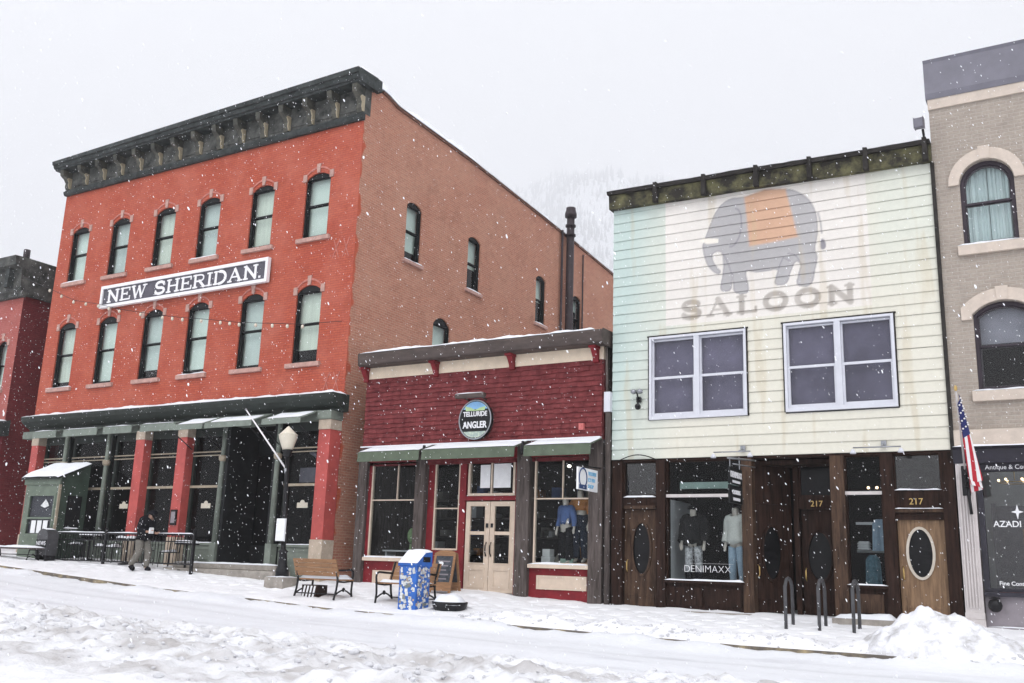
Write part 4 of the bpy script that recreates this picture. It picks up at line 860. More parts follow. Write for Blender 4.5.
GAR = [('folded_jumper', 'pale folded jumper on the left of the narrow saloon window shelf', -3.93, .605, m_intgrey, 0), ('hanging_shirt', 'pale blue shirt hanging in the upper right of the narrow saloon window', -3.62, 1.2, m_ltdenim, 1), ('hanging_trousers', 'blue grey trousers hanging at the lower middle of the narrow saloon window', -3.78, .5, M('teal_cloth', (.10, .19, .24), .9, .4, 14), 1), ('folded_scarf', 'pale teal bundle at the lower left of the narrow saloon window', -3.95, -.275, M('pale_teal_cloth', (.24, .36, .38), .9, .3, 12), 0), ('folded_jeans', 'stack of folded blue jeans at the lower right of the narrow saloon window', -3.62, -.275, m_bluecloth, 0)]
for nm, lab, x, z, m_, hang in GAR:
    if hang: mb = MB().grid(12, 14, lambda a, b: (x+(.26+.06*b)*(a-.5)*(1 if b > .12 else .5+4*b), 20.55+.03*math.sin(a*14+b)+.02*nz(a*4, b*4, x), z-.62*b), True)
    else:
        mb = MB()
        for q in range(3): mb.grid(9, 7, lambda a, b: (x+.24*(a-.5)+.012*nz(q*3, b*4), 20.45+.2*b, z+.05*q+.055*(min(1, min(a, 1-a)*9)*min(1, min(b, 1-b)*9))**.5+.008*nz(a*5, b*5, q)))
    goods(nm, lab, 'clothing', mb, m_)
for x in (-3.95, -3.78, -3.6): MB().ball((x, 21.4, 1.9), .03, 8, 6).build('spot_lamp', m_bulb, sal)
text('DENIMAXX', .21, F, -7.55, .06, .09, f1, 'window_lettering', m_txt, 'LEFT', .96, .002, bold=-.004)
MB(F).box(-7.5, -6.45, .088, .09, .24, .243).build('lettering_line', m_txt, f1)
# floodlight bars under the clapboards
for k, (a, b, c) in enumerate(((-6.69, -5.91, -6.16), (-3.87, -2.99, -3.35))):
    t = thing('floodlight_bar', ['twin floodlights on a bar above the hanging black sign', 'twin floodlights on a bar above the oak oval door'][k], 'light', (c, 19.95, 2.42), 'floodlight bars')
    MB().tube([(a, 19.62, 2.52), (b, 19.62, 2.52)], .014, 6).tube([(c, 19.97, 2.62), (c, 19.62, 2.52)], .016, 6).box(c-.05, c+.05, 19.92, 19.965, 2.56, 2.68).build('bar', m_steel, t)
    for u in (a, b): MB().lathe([(.02, 2.49), (.055, 2.43), (.06, 2.40), (.02, 2.40)], u, 19.6, 10).build('lamp', m_white, t)
goods('cable_loop', 'thin black cable drooping in a loop at the lower left corner of the cream boards', 'cable', MB().tube([(-9.0+.9*k/10, 19.93, 2.44+.12*math.sin(math.pi*k/10)) for k in range(11)], .012, 5), m_iron)
fl = thing('floodlight', 'twin-head black floodlight mounted on the mint boards left of the window', 'light', (-8.52, 19.95, 3.6))
MB().box(-8.57, -8.47, 19.9, 19.97, 3.74, 3.86).tube([(-8.52, 19.9, 3.8), (-8.52, 19.82, 3.95)], .02, 6).tube([(-8.52, 19.9, 3.78), (-8.5, 19.82, 3.66)], .02, 6).build('mount', m_iron, fl)
MB().ball((-8.6, 19.82, 3.97), (.07, .08, .06)).ball((-8.45, 19.82, 3.97), (.07, .08, .06)).build('upper_lamp', m_steel, fl); MB().ball((-8.49, 19.8, 3.62), (.07, .08, .07)).build('lower_lamp', m_iron, fl)
# hanging black sign
ds = thing('hanging_sign', 'black hanging shop sign with white lettering beside the wide display window', 'sign', (-5.92, 18.6, 1.4))
E2 = SIDE(-5.90)
MB(E2).box(18.22, 19.0, 0, .04, 1.74, 2.06).box(18.22, 19.0, 0, .04, 1.38, 1.72).build('sign_board', m_blk, ds)
for z, s, tx in ((1.87, .17, 'DENIMAXX'), (1.77, .07, 'LEATHER & DENIM'), (1.55, .12, 'CLOTHING'), (1.43, .08, 'TELLURIDE CO')): text(tx, s, E2, 18.61, z, 0, ds, 'sign_lettering', m_txt, 'CENTER', .8)
MB(E2).tube([(18.18, .02, 2.22), (19.95, .02, 2.36)], .02, 6).tube([(18.3, .02, 2.23), (18.3, .02, 2.06)], .01, 5).tube([(18.9, .02, 2.28), (18.9, .02, 2.06)], .01, 5).tube([(18.5, .02, 2.14), (19.95, .02, 2.22)], .014, 6).build('sign_bracket', m_steel, ds)
cam_ = thing('security_camera', 'small grey security camera on a stalk at the saloon roof corner', 'camera', (-2.3, 19.9, 8.7))
MB().tube([(-2.22, 19.9, 8.72), (-2.24, 19.85, 9.02)], .025, 6).build('stalk', m_iron, cam_); MB().prismu([(19.62, 8.98), (19.9, 9.05), (19.88, 9.25), (19.6, 9.18)], -2.38, -2.2).build('housing', m_plum, cam_, .02)

# ================================================================== TAN BRICK BUILDING
tan = thing('tan_brick_building', 'tan brick building with arched windows and mauve cornice at the right edge', 'building', (1.5, 26, -.8))
TX0, TX1 = -2.12, 5.2
aw = []; 
for cx in (-1.17, 1.55, 4.0): aw += [(cx, .97, 6.46, 7.76, 8.20)]
for cx in (-1.07, 1.55, 4.0): aw += [(cx, 1.06, 3.56, 5.06, 5.29)]
MB(F).holed(rect(TX0, TX1, 2.83, 9.47), [oarch(x-w/2, x+w/2, a, b, c, 14) for x, w, a, b, c in aw], 0, .25).build('front_wall', m_tanbrick, tan)
for k, (x, w, a, b, c) in enumerate(aw):
    f = sash(tan, F, x, w, a, b, c, M('dark_plum_frame', (.035, .025, .035), .5, .2), blind=.99 if k < 3 else .45, bmat=m_curtain if k < 3 else m_blind2, sill=(.11, .2), sillmat=m_sandstone, n=14, snow=True, sseed=k, pleat=k < 3)
    rise = c-b; e = .2
    if k < 3:
        o = oarch(x-w/2-e, x+w/2+e, b-.1, b-.02, c+.24, 14)[2:]; i = oarch(x-w/2-.012, x+w/2+.012, b-.1, b-.02, c+.012, 14)[2:]
    else:
        o = oarch(x-w/2-e, x+w/2+e, b-.1, b+.14, c+.25, 14)[2:]; i = oarch(x-w/2-.012, x+w/2+.012, b-.1, b-.0, c+.012, 14)[2:]; o = [(o[0][0], b-.1)] + o + [(o[-1][0], b-.1)]; i = [(i[0][0], b-.1)] + i + [(i[-1][0], b-.1)]
    MB(F).prism(o+i[::-1], -.05, .02).build('stone_arch', m_sandstone, f); MB(F).prism([(x-.09, c+.013), (x+.09, c+.013), (x+.11, c+.28), (x-.11, c+.28)], -.065, .02).build('keystone', m_sandstone, f)
MB(F).box(TX0-.01, TX1, -.04, .2, 9.47, 9.69).build('stone_band', m_sandstone, tan)
MB(F).prismu([(.2, 9.69), (-.06, 9.69), (-.1, 9.8), (-.1, 10.48), (-.14, 10.54), (.2, 10.56)], TX0-.04, TX1).build('cornice', m_plum, tan)
for k in range(5): MB(F).box(TX0-.01+k*1.45, TX0-.02+(k+1)*1.45, -.05, .2, 2.5, 2.83).build('band_stone', m_sandstone, tan, .006)
MB(F).prismu([(.2, 2.2), (-.08, 2.2), (-.1, 2.28), (-.12, 2.45), (-.2, 2.496), (.2, 2.499)], TX0, TX1).build('shop_fascia', m_fascia, tan); MB(F).snow(TX0, TX1, -.2, -.05, 2.497, .04, .2, 6).build('snow_cap', m_snow, tan)
for a in (TX0+.02, 2.6):
    p = MB(F).box(a, a+.31, -.06, .2, -.5, 2.199).build('pilaster', m_pilaster, tan)
    MB(F).box(a-.015, a+.325, -.09, .2, -1.0, -.62).box(a-.01, a+.32, -.08, .2, -.62, -.5).build('pilaster_base', m_pilaster, p, .01)
    for k in range(5): MB(F).box(a+.035+k*.05, a+.06+k*.05, -.085, -.06, -.42, 2.05).build('flute', m_pilaster, p)
MB().box(TX0, TX0+.2, 20.26, 36, -1, 10.2).box(TX1-.2, TX1, 20.26, 36, -1, 10.2).build('side_wall', m_tanbrick, tan); MB().box(TX0+.2, TX1-.2, 20.26, 36, 9.6, 9.7).build('roof', m_snow, tan)
for a, b in ((-1.77, 2.6), (2.93, 5.1)):
    f = MB(F).ring(rect(a, b, -.12, 2.199), rect(a+.1, b-.1, -.06, 2.05), .02, .14).box(a, b, -.06, .02, -.2, -.125).build('shop_window', m_fascia, tan)
    MB(F).box(a+.1, b-.1, .08, .086, -.06, 2.05).build('pane', m_brightglass, f)
    MB(F).box(a, b, .03, .14, -1.0, -.2).box(a, b, -.03, .03, -1.0, -.74).build('kick_panel', m_mauve, f); MB(F).snow(a, b, -.03, .028, -.74, .02, .2, 3).build('snow_cap', m_snow, f)
    if a < 0:
        text('Antique & Contemporary', .115, F, -1.60, 2.085, .0, f, 'fascia_lettering', m_txt, 'LEFT', .98, .004)
        text('AZADI Fine Rugs', .155, F, -1.54, 1.04, .075, f, 'window_lettering', m_txt, 'LEFT', 1.0, .002, bold=.002); text('Fine Contemporary & Antique', .10, F, -1.52, .0, .075, f, 'lower_lettering', m_txt, 'LEFT', 1., .002, bold=.002)
        s = [(-1.13+(.14 if k % 2 == 0 else .035)*math.sin(math.pi*k/4)*(.75 if k in (2, 6) else 1), 1.31+(.14 if k % 2 == 0 else .035)*math.cos(math.pi*k/4)) for k in range(8)]
        MB(F).prism(s, .072, .076).build('star_emblem', m_txt, f)
MB().box(TX0+.2, TX1-.2, 23, 23.1, -1, 2.8).box(TX0+.2, TX1-.2, 20.26, 23, -.4, -.3).box(TX0+.2, TX1-.2, 20.26, 23, 2.5, 2.6).build('shop_room', m_intgrey, tan)
rug = M('rug_weave', (.16, .07, .05), .95, .6, 7, rgb2=(.34, .22, .16))
goods('hanging_rug', 'brown patterned rug hanging behind the right-hand shop glass', 'rug', MB().grid(10, 14, lambda a, b: (-1.12+.75*a, 21.0+.04*math.sin(a*9), -.2+1.25*b)), rug)
goods('rug_stack', 'low stack of folded rugs on the floor of the right-hand shop', 'rug', MB().box(-1.6, -.9, 20.7, 21.4, -.29, -.2).box(-1.58, -.92, 20.72, 21.38, -.195, -.1), M('red_rug', (.22, .08, .07), .95, .5, 9))
goods('pale_screen', 'dark plum panel standing behind the right-hand shop window', 'panel', MB().box(-1.65, -.2, 22.0, 22.05, -.3, 1.55).box(-1.7, -1.62, 21.95, 22.06, -.3, 1.6), M('plum_panel', (.12, .10, .13), .9, .3))
ch = thing('chandelier', 'small warm glowing chandelier inside the right-hand shop', 'light', (-1.2, 21.3, 1.9))
MB().tube([(-1.2, 21.3, 2.49), (-1.2, 21.3, 2.0)], .012, 6).tube([(-1.2+.28*math.cos(k*.785), 21.3+.28*math.sin(k*.785), 1.95) for k in range(9)], .012, 6).build('frame', m_gold, ch)
for k in range(6): MB().ball((-1.2+.28*math.cos(k*1.05), 21.3+.28*math.sin(k*1.05), 2.0), .025, 8, 6).build('bulb', m_bulb, ch)
tag(MB(F).tube([(-1.6, .0, -.34), (-1.6, -.14, -.36)], .10, 14).tube([(-1.6, -.14, -.36), (-1.6, -.2, -.37)], [.12, .07], 14).snow(-1.7, -1.5, -.16, -.02, -.245, .05, .05).build('standpipe', m_iron), 'black round standpipe outlet on the mauve panel under the shop window', 'pipe outlet')
# wall bracket and flag
br = tag(MB(F).box(-2.0, -1.86, -.1, -.065, 1.6, 2.15).tube([(-1.93, -.1, 2.1), (-1.9, -.22, 2.0), (-1.9, -.22, 1.75)], .05, 8).tube([(-1.9, -.18, 1.75), (-1.87, -.16, 1.25)], .028, 6).build('wall_sconce', m_iron), 'black iron wall sconce on the pale fluted pilaster', 'sconce')
fg = thing('american_flag', 'hanging flag with red and white stripes and blue starred corner on an angled pole', 'flag', (-1.9, 19.3, 1.6))
P0, P1 = V((-1.93, 19.92, 1.95)), V((-1.87, 18.72, 3.36))
MB().tube([tuple(P0), tuple(P1)], .016, 8).build('flag_pole', m_pilaster, fg); MB().ball(tuple(P1+V((0, -.02, .05))), (.03, .03, .055)).build('finial', m_gold, fg)
def cloth(a, b):      # a along the pole from its tip, b down the drooping cloth
    p = P1.lerp(P0, .02+.30*a)
    return V((p.x+.03+.07*math.sin(a*10+b*1.5)*(.4+b)+.16*b, p.y+.05*math.cos(a*9)+.42*b*(1-a*.6), p.z-.01-b*1.5*(1-.12*a)))
NA, NBk = 27, 26
for nm, m, test in (('red_stripes', m_flagr, lambda i, j: not (j < 11 and i < 14) and (i//2) % 2 == 0), ('white_stripes', m_flagw, lambda i, j: not (j < 11 and i < 14) and (i//2) % 2 == 1), ('canton', m_flagb, lambda i, j: j < 11 and i < 14)):
    mb = MB(); vs = [tuple(cloth(i/(NA-1), j/(NBk-1))) for j in range(NBk) for i in range(NA)]
    fs = [(j*NA+i, j*NA+i+1, (j+1)*NA+i+1, (j+1)*NA+i) for j in range(NBk-1) for i in range(NA-1) if test(i, j)]
    us = sorted({q for f in fs for q in f}); rm = {o: n for n, o in enumerate(us)}
    mb.add([vs[q] for q in us], [tuple(rm[q] for q in f) for f in fs], True); mb.build(nm, m, fg)
mb = MB()
for r in range(5):
    for c in range(4):
        p = cloth((1+r*2.6)/26, (1+c*2.4)/25); mb.ball((p.x+.012, p.y-.012, p.z), .017, 6, 4)
mb.build('stars', m_flagw, fg)

# ================================================================== GROUND
m_road = attrmat('packed_snow', .6, .35, 7, spec=.3, bdist=.03, grain=.06)
m_walk = attrmat('sidewalk_snow', .75, .5, 9, spec=.2, bdist=.03, grain=.05)
def sheet(name, xs, ys, fz, fc, m):
    vs = [(x, y, fz(x, y)) for y in ys for x in xs]; nx = len(xs)
    mb = MB(); mb.add(vs, [(j*nx+i, j*nx+i+1, (j+1)*nx+i+1, (j+1)*nx+i) for j in range(len(ys)-1) for i in range(nx-1)], True)
    o = mb.build(name, m); at = o.data.color_attributes.new('Col', 'FLOAT_COLOR', 'POINT')
    at.data.foreach_set('color', [c for v in vs for c in (*fc(*v), 1)]); return kind(o, 'structure')
def steps(*seg):
    r = []
    for a, b, s in seg: n = max(1, round((b-a)/s)); r += [a+(b-a)*k/n for k in range(n)]
    return r + [seg[-1][1]]
def road_z(x, y):
    z = gz(x, y) if y < 16.39 else interp(ZC, x)-.1
    z += .012*nz(x*.25, y*2.2, 3) + .02*nz(x*.5, y*.5, 9) - .035*math.exp(-((y-13.15-.12*nz(x*.15, 2))/.28)**2) - .035*math.exp(-((y-14.85-.12*nz(x*.15, 2))/.26)**2) + .014*math.exp(-((y-13.6)/.14)**2)*nz(x*1.3, 4.)
    if y > 15.5: z += max(.03, .098+.075*nz(x*.42, y*.2, 5)+.05*nz(x*1.7, y*.4, 5.5)+.02*nz(x*5.1, y*2, 6)+.03*nz(x*11, y*2, 7))*sstep(15.55, 16.3, y)
    return z
def road_c(x, y, z):
    d = .5+.5*fbm(x*.12, y*1.1, 2.); k = .80+.05*d
    k -= .07*(math.exp(-((y-13.15-.12*nz(x*.15, 2))/.3)**2)+math.exp(-((y-14.85-.12*nz(x*.15, 2))/.28)**2))*(.6+.8*nz(x*.6, y*3, 3))
    s = max(0, fbm(x*.8, y*2.2, 8.)-.28)*.35
    return (k*.965-s*.5, k*.985-s*.52, k*1.03-s*.5)
sheet('road', steps((-75, -34, 2.), (-34, 5, .13), (5, 45, 2.)), steps((-14, 5, 1.), (5, 11.5, .25), (11.5, 16.5, .1)), road_z, road_c, m_road)
def walk_z(x, y):
    y2 = max(16.42, y); z = gz(x, y2)+.02
    z += .025*nz(x*.9, y*1.1, 1)+.018*fbm(x*2.6, y*2.6, 2, 3)
    z -= .03*max(0, nz(x*4.1, y*4.1, 7)-.25)*sstep(20., 18.6, y)*2
    for yl, ph, st_ in ((17.95, .3, .72), (18.5, .1, .66), (19.2, .5, .75)):          # two-footed tracks along the sidewalk
        yy = yl+.18*nz(x*.35, yl); t2 = ((x+ph)/st_) % 1; lr = .11 if t2 < .5 else -.11; tx = ((t2*2) % 1-.5)*st_/2
        z -= .05*max(0, 1-(tx/.15)**2-((y-yy-lr)/.09)**2)**.5 if (tx/.15)**2+((y-yy-lr)/.09)**2 < 1 else 0
    if -11.5 < x < -.5:                     # ploughed lumps along the kerb
        e = sstep(-11.5, -10, x); z += e*max(0, .13*math.exp(-((y-16.85)/.34)**2)*(.75+1.1*nz(x*1.5, y*1.2, 4)+.5*nz(x*4, y*4, 4.4)))
    if y < 16.6: z += (.05*nz(x*.8, 0, 12)-.02)*sstep(16.6, 16.42, y)
    if y < 16.42: z = z*.4+.6*(gz(x, 16.42)-.1)
    return z
def walk_c(x, y, z):
    k = .87+.03*nz(x*.7, y*.7, 3); s = max(0, fbm(x*1.1, y*1.1, 5.)-.3)*.25
    return (k*.985-s, k*.99-s, k*1.02-s)
sheet('sidewalk', steps((-75, -32, 2.), (-32, 4, .07), (4, 45, 2.)), [16.36, 16.40] + steps((16.44, 20., .06), (20., 45, 5.)), walk_z, walk_c, m_walk)
kb = MB(); xs = steps((-40, 12, .4))
for a, b in zip(xs, xs[1:]):
    za, zb = interp(ZC, a), interp(ZC, b); t = .012*math.sin(a*37)
    for q in (0,): kb.add([(a, 16.335, za-.3), (b, 16.335, zb-.3), (b, 16.335, zb+.02), (a, 16.335, za+.02), (a, 16.46, za-.3), (b, 16.46, zb-.3), (b, 16.46, zb+.02), (a, 16.46, za+.02)], [(0,1,2,3), (3,2,6,7)])
kind(kb.build('kerb', m_kerb), 'structure')
def bank_h(x, y):
    prof = sstep(12.4, 11.0, y)*sstep(5.6, 7.6, y); prof *= .5+.5*sstep(6.5, 10.3, y)
    lum = .5+.42*fbm(x*.5, y*.9, 1.5)+.30*fbm(x*1.7, y*2.2, 3.1, 3)+.26*fbm(x*4.2, y*4.6, 2.2, 3)
    vd = noise.voronoi(V((x*3.6+.4*nz(x*2, y*2), y*4.4, 1.)))[0]; lum += .55*max(0, nz(x*1.1, y*1.4, 12.)+.32)*max(0, .55-vd[0]*1.1)+.16*(vd[1]-vd[0])*max(0, nz(x*.9, y*1.3, 3.)+.2)
    r = abs(nz(x*3.3, y*3.3, 8)); lum += .22*max(0, .5-r*2.2)
    return prof*.27*max(0, lum) - .05*(1-sstep(0, .25, prof))
def bank_c(x, y, z):
    p = sstep(12.2, 10.8, y)*sstep(6.5, 8.6, y); d = max(0, fbm(x*1.1, y*1.6, 6.)+.18)*p; e = max(0, fbm(x*3.6, y*4.2, 9.)-.22)*p
    f = max(0, nz(x*6.3, y*6.3, 4.)-.52)*p*2
    k = .82; a = min(.6, d*.62+e*.95+f*1.1)
    return tuple(k*c*(1-a)+g*a for c, g in zip((.975, .985, 1.02), (.26, .225, .20)))
sheet('snow_bank', steps((-30, -24, .3), (-24, -3, .06), (-3, 8, .4)), steps((5.5, 6.5, .1), (6.5, 12.5, .055)), lambda x, y: gz(x, y)+bank_h(x, y), bank_c, attrmat('dirty_ploughed_snow', .8, .9, 14, spec=.2, bdist=.03, grain=.12))
kind(MB().add([(-7100, -950, -3.2), (7100, -950, -3.2), (7100, 7100, -3.2), (-7100, 7100, -3.2)], [(0,1,2,3)]).build('ground', m_snow), 'structure')

random.seed(9); cl = MB()
def clod(x, y, z, r):
    n = len(cl.v); mb_ = MB().ball((0, 0, 0), (r, r*random.uniform(.7, 1.2), r*random.uniform(.5, .8)), 7, 5)
    sd = random.random()*90; cl.add([(x+p[0]*(1+.9*nz(p[0]/r+sd, p[1]/r, p[2]/r)), y+p[1]*(1+.9*nz(p[0]/r, p[1]/r+sd, 1.)), z+p[2]*(1+.4*nz(p[2]/r+sd, p[0]/r))) for p in mb_.v], mb_.f, False)
for k in range(1000):
    x, y = random.uniform(-22, -3.5), random.gauss(9.9, 1.0)
    if 7 < y < 12.2: clod(x, y, gz(x, y)+bank_h(x, y)+.005, random.choice((.015, .02, .025, .03, .04, .06)))
for k in range(420):
    x = random.uniform(-11, -.5); y = random.gauss(16.75, .22); clod(x, y, walk_z(x, y) if y > 16.42 else road_z(x, y), random.choice((.015, .02, .03, .045)))
kind(cl.build('snow_clods', M('dirty_clod_snow', (.62, .62, .64), .85, .3, 2.2, .6, 30, rgb2=(.80, .81, .85))), 'stuff')
def pile_f(cx, cy, rx0, rx1, ry, h, seed):
    def f(a, b):
        u = -1.25+2.5*a; v = -1.25+2.5*b; r = math.hypot(u, v); x = cx+(u*rx1 if u > 0 else u*rx0); y = cy+v*ry
        hh = h*max(0, 1-r**1.05)**1.02 if r < 1 else 0
        vd = noise.voronoi(V((x*4.2, y*4.2, seed)))[0]; hh += .09*max(0, .5-vd[0])*sstep(1.2, .8, r)
        hh += (.07*fbm(x*2.2+seed, y*2.2, 1.)+.07*fbm(x*4.5, y*4.5, seed, 5)+.05*abs(nz(x*9, y*9, seed)))*sstep(1.25, .7, r)
        return (x, y, gz(x, y)+hh-.05+.07*sstep(1.25, 1.0, r))
    return f
pb = MB().grid(90, 70, pile_f(-2.42, 17.1, 1.08, 1.7, .9, .68, 3.))
tag(pb.build('snow_pile', M('pile_snow', (.58, .57, .57), .75, .25, 3.4, 1., 11, spec=.2, thresh=(.32, .56), rgb2=(.79, .80, .84))), 'big heap of ploughed snow in front of the oak oval door', 'snow pile')

# ================================================================== STREET FURNITURE
def bench(name, label, x0, L, y, face, zg, snow=.05):
    """iron-framed slatted bench; face = +1 looks to the houses, -1 to the street"""
    t = thing(name, label, 'bench', (x0+L/2, y, zg), 'slatted benches')
    P = lambda u, d, z: (x0+u, y+face*d, zg+z)
    for u in (.05, L-.05):
        mb = MB(P)
        mb.tube([(u, .30, 0), (u, .27, .2), (u, .29, .42), (u, .31, .55), (u, .30, .62), (u, .22, .66), (u, .0, .65), (u, -.26, .64)], .024, 7)
        mb.tube([(u, -.32, 0), (u, -.25, .22), (u, -.22, .42), (u, -.28, .65), (u, -.36, .88)], [.026, .024, .026, .024, .03], 7)
        mb.tube([(u, -.25, .40), (u, .0, .385), (u, .29, .41)], .022, 6)
        mb.tube([(u, -.29, .1)] + [(u, -.29+.56*k/8, .1+.11*math.sin(math.pi*k/8)) for k in range(1, 8)] + [(u, .28, .1)], .018, 6); mb.ball((u, 0, .22), (.03, .05, .05), 8, 6)
        mb.build('end_frame', m_iron, t)
    for k in range(5): MB(P).box(.0, L, -.20+k*.1, -.125+k*.1, .415, .445).build('seat_slat', m_slat, t)
    for k in range(4):
        z = .51+k*.095; d = -.245-.035*k
        MB(P).prismu([(d-.012, z), (d+.018, z-.004), (d-.012, z+.082), (d-.042, z+.086)], .0, L).build('back_slat', m_slat, t)
    MB(P).tube([(.05, -.27, .12), (L-.05, -.27, .12)], .014, 6).build('stretcher', m_iron, t)
    if snow: MB(P).snow(.06, L-.03, -.19, .28, .446, snow, .1, x0).build('snow_cap', m_snow, t)
    return t
bench('bench', 'slatted wooden bench with black iron ends, its back to the street, striped box beneath', -15.88, 1.28, 17.5, 1, -.80, .09)
bench('bench', 'slatted bench with black iron ends facing the street, half hidden by blue bin', -13.72, 1.3, 17.72, -1, -.82, .06)
t = thing('bench', 'low backless bench under snow beside the green vestibule', 'bench', (-27.8, 17.9, -.25))
P = lambda u, d, z: (-28.9+u, 17.75+d, -.25+z)
MB(P).box(0, 2.35, 0, .16, .36, .40).box(0, 2.35, .18, .34, .36, .40).build('seat', m_greywood, t)
for u in (.25, 2.1): MB(P).tube([(u, -.02, 0), (u, .05, .34), (u, .3, .34), (u, .38, 0)], .025, 6).tube([(u, .02, .12), (u, .17, .22), (u, .33, .12)], .018, 6).build('leg', m_iron, t)
MB(P).tube([(.25, .17, .2), (2.1, .17, .2)], .015, 6).build('stretcher', m_iron, t)
MB(P).snow(-.02, 2.37, -.01, .35, .40, .07, .12, 3).build('snow_cap', m_snow, t)
t = thing('striped_box', 'dark box with white diagonal stripes standing beneath the bench', 'box', (-15.5, 17.5, -.8))
MB().box(-15.75, -15.3, 17.34, 17.7, -.84, -.5).build('body', m_dkwood, t)
for k in range(4): MB(FR(17.335)).prism([(-15.74+k*.1, -.8), (-15.69+k*.1, -.8), (-15.63+k*.1, -.52), (-15.68+k*.1, -.52)], 0, .004).build('stripe', m_paper, t)

# blue bin covered in stickers
t = thing('litter_bin', 'tall blue sidewalk bin plastered with stickers, snow on its slanted hood', 'bin', (-12.5, 17.25, -.95))
bx0, bx1, by0, by1 = -12.74, -12.29, 17.0, 17.5
MB().box(bx0, bx1, by0, by1, -.95, 0).build('body', m_blue, t, .015)
MB().prismu([(by0-.02, .0), (by0-.02, .05), (by0+.26, .27), (by1+.01, .29), (by1+.01, .0)], bx0-.02, bx1+.02).build('hood', m_blue, t, .012)
MB().box(bx1+.02, bx1+.024, by0+.19, by1-.05, .08, .19).build('opening', m_blk, t)
MB().grid(12, 12, lambda a, b: (bx0-.03+(bx1-bx0+.06)*a, by0-.03+(by1-by0+.05)*b, interp([(0, .055), (.53, .275), (1, .297)], b)+.07*(min(1, min(a, 1-a)*8)*min(1, min(b, 1-b)*8))**.6*(.8+.4*nz(a*3, b*3)))).build('snow_cap', m_snow, t)
random.seed(5); s1, s2 = MB(), MB()
def sticker(side, u, z, w, h, r, dep):
    c, s_ = math.cos(r), math.sin(r); q = []
    for k in range(8 if random.random() < .25 else 4): q.append(k)
    n = len(q); pts = []
    for k in q:
        an = 2*math.pi*(k+.5)/n; f = .707 if n == 4 else .5; a, b = w*f*math.cos(an), h*f*math.sin(an); pts.append((u+a*c-b*s_, z+a*s_+b*c))
    if side == 0: return [(p[0], by0-dep, p[1]) for p in pts]
    return [(bx1+dep, p[0], p[1]) for p in pts]
for i in range(170):
    side = i % 2; lo, hi = ((bx0+.05, bx1-.05), (by0+.05, by1-.05))[side]
    pts = sticker(side, random.uniform(lo, hi), random.uniform(-.88, -.04), random.uniform(.03, .09), random.uniform(.025, .08), random.uniform(-.5, .5), .002+.00004*i)
    (s1 if random.random() < .62 else s2).add(pts, [tuple(range(len(pts)))])
s1.build('pale_stickers', m_stick, t); s2.build('coloured_stickers', m_stick2, t)
# planter bowl with snow
t = thing('planter_bowl', 'low black planter bowl heaped with snow beside the blue bin', 'planter', (-11.72, 17.45, -.86))
MB().lathe([(.20, -.98), (.30, -.92), (.37, -.78), (.38, -.71), (.34, -.71), (.32, -.78)], -11.72, 17.45, 20).build('bowl', m_iron, t)
MB().grid(18, 18, lambda a, b: (-11.72+.35*(2*a-1), 17.45+.35*(2*b-1), -.77+.24*max(0, 1-((2*a-1)**2+(2*b-1)**2))**.6*(1+.25*nz(a*3, b*3)))).build('snow_heap', m_snow, t)
# chalk A-board
t = thing('chalk_board', 'wooden framed chalkboard sandwich sign beside the cream double doors', 'sign', (-13.2, 19.4, -.55))
for s_ in (-1, 1):
    mp = lambda u, d, z, s_=s_: (-13.2+u, 19.42+s_*(.22-.2*(z/.9))+d, -.55+z)
    fr = MB(mp).ring(rect(-.3, .3, .0, .86), rect(-.24, .24, .2, .8), -.015, .015).box(-.3, -.24, -.014, .014, -.04, .0).box(.24, .3, -.014, .014, -.04, .0).prism([(-.3, .86), (.3, .86), (.15, .93), (-.15, .93)], -.014, .014).build('frame', m_slat, t)
    MB(mp).box(-.24, .24, -.006, .006, .2, .8).build('board', m_chalk, fr)
    if s_ < 0:
        for k in range(5): MB(mp).box(-.17+.03*(k % 2), .17-.04*(k % 3), -.009, -.0065, .66-k*.1, .69-k*.1).build('chalk_line', m_mauve, fr)
        MB(mp).ellipse(-.08, .62, .07, .05, -.010, -.0068, 14).build('chalk_drawing', m_paper, fr)
# bike racks
for k, x in enumerate((-4.97, -4.37, -3.77)):
    g = gz(x, 18.7); y0, y1 = 18.45, 18.95
    o = MB().tube([(x, y0, g-.2), (x, y0, .75+g)] + [(x, 18.7-.25*math.cos(math.pi*q/8), .66+g+.22*math.sin(math.pi*q/8)+.0) for q in range(1, 8)] + [(x, y1, .66+g), (x, y1, g-.2)], .032, 10).build('bike_rack', m_news)
    tag(o, ['black hoop bike rack nearest the hanging sign, leftmost of three', 'middle one of three black hoop bike racks in the snow', 'black hoop bike rack nearest the snow heap, rightmost of three'][k], 'bike rack', 'hoop bike racks')
# street lamp on a concrete block
t = thing('street_lamp', 'black street lamp with pale tapered lantern on a concrete block', 'street lamp', (-17.3, 18.3, -.62))
LX = lambda z: -17.3-.055*(z+.34)
MB().box(-17.62, -17.0, 18.02, 18.58, -.85, -.38).build('pedestal', m_conc, t, .02); MB().snow(-17.6, -17.02, 18.04, 18.56, -.38, .04, .1, 2).build('snow_cap', m_snow, t)
MB().tube([(LX(z), 18.3, z) for z in (-.36, -.2, -.1, .2, .24, .3, 2.6)], [.17, .16, .12, .10, .13, .065, .05], 14).build('pole', m_iron, t)
MB().tube([(LX(z), 18.3, z) for z in (2.58, 2.64, 2.7, 2.76)], [.06, .12, .10, .16], 14).build('collar', m_iron, t)
MB().tube([(LX(z), 18.3, z) for z in (2.76, 2.8, 3.06, 3.14, 3.16, 3.34, 3.38)], [.13, .14, .225, .235, .23, .05, .01], 8).build('lantern', m_globe, t)
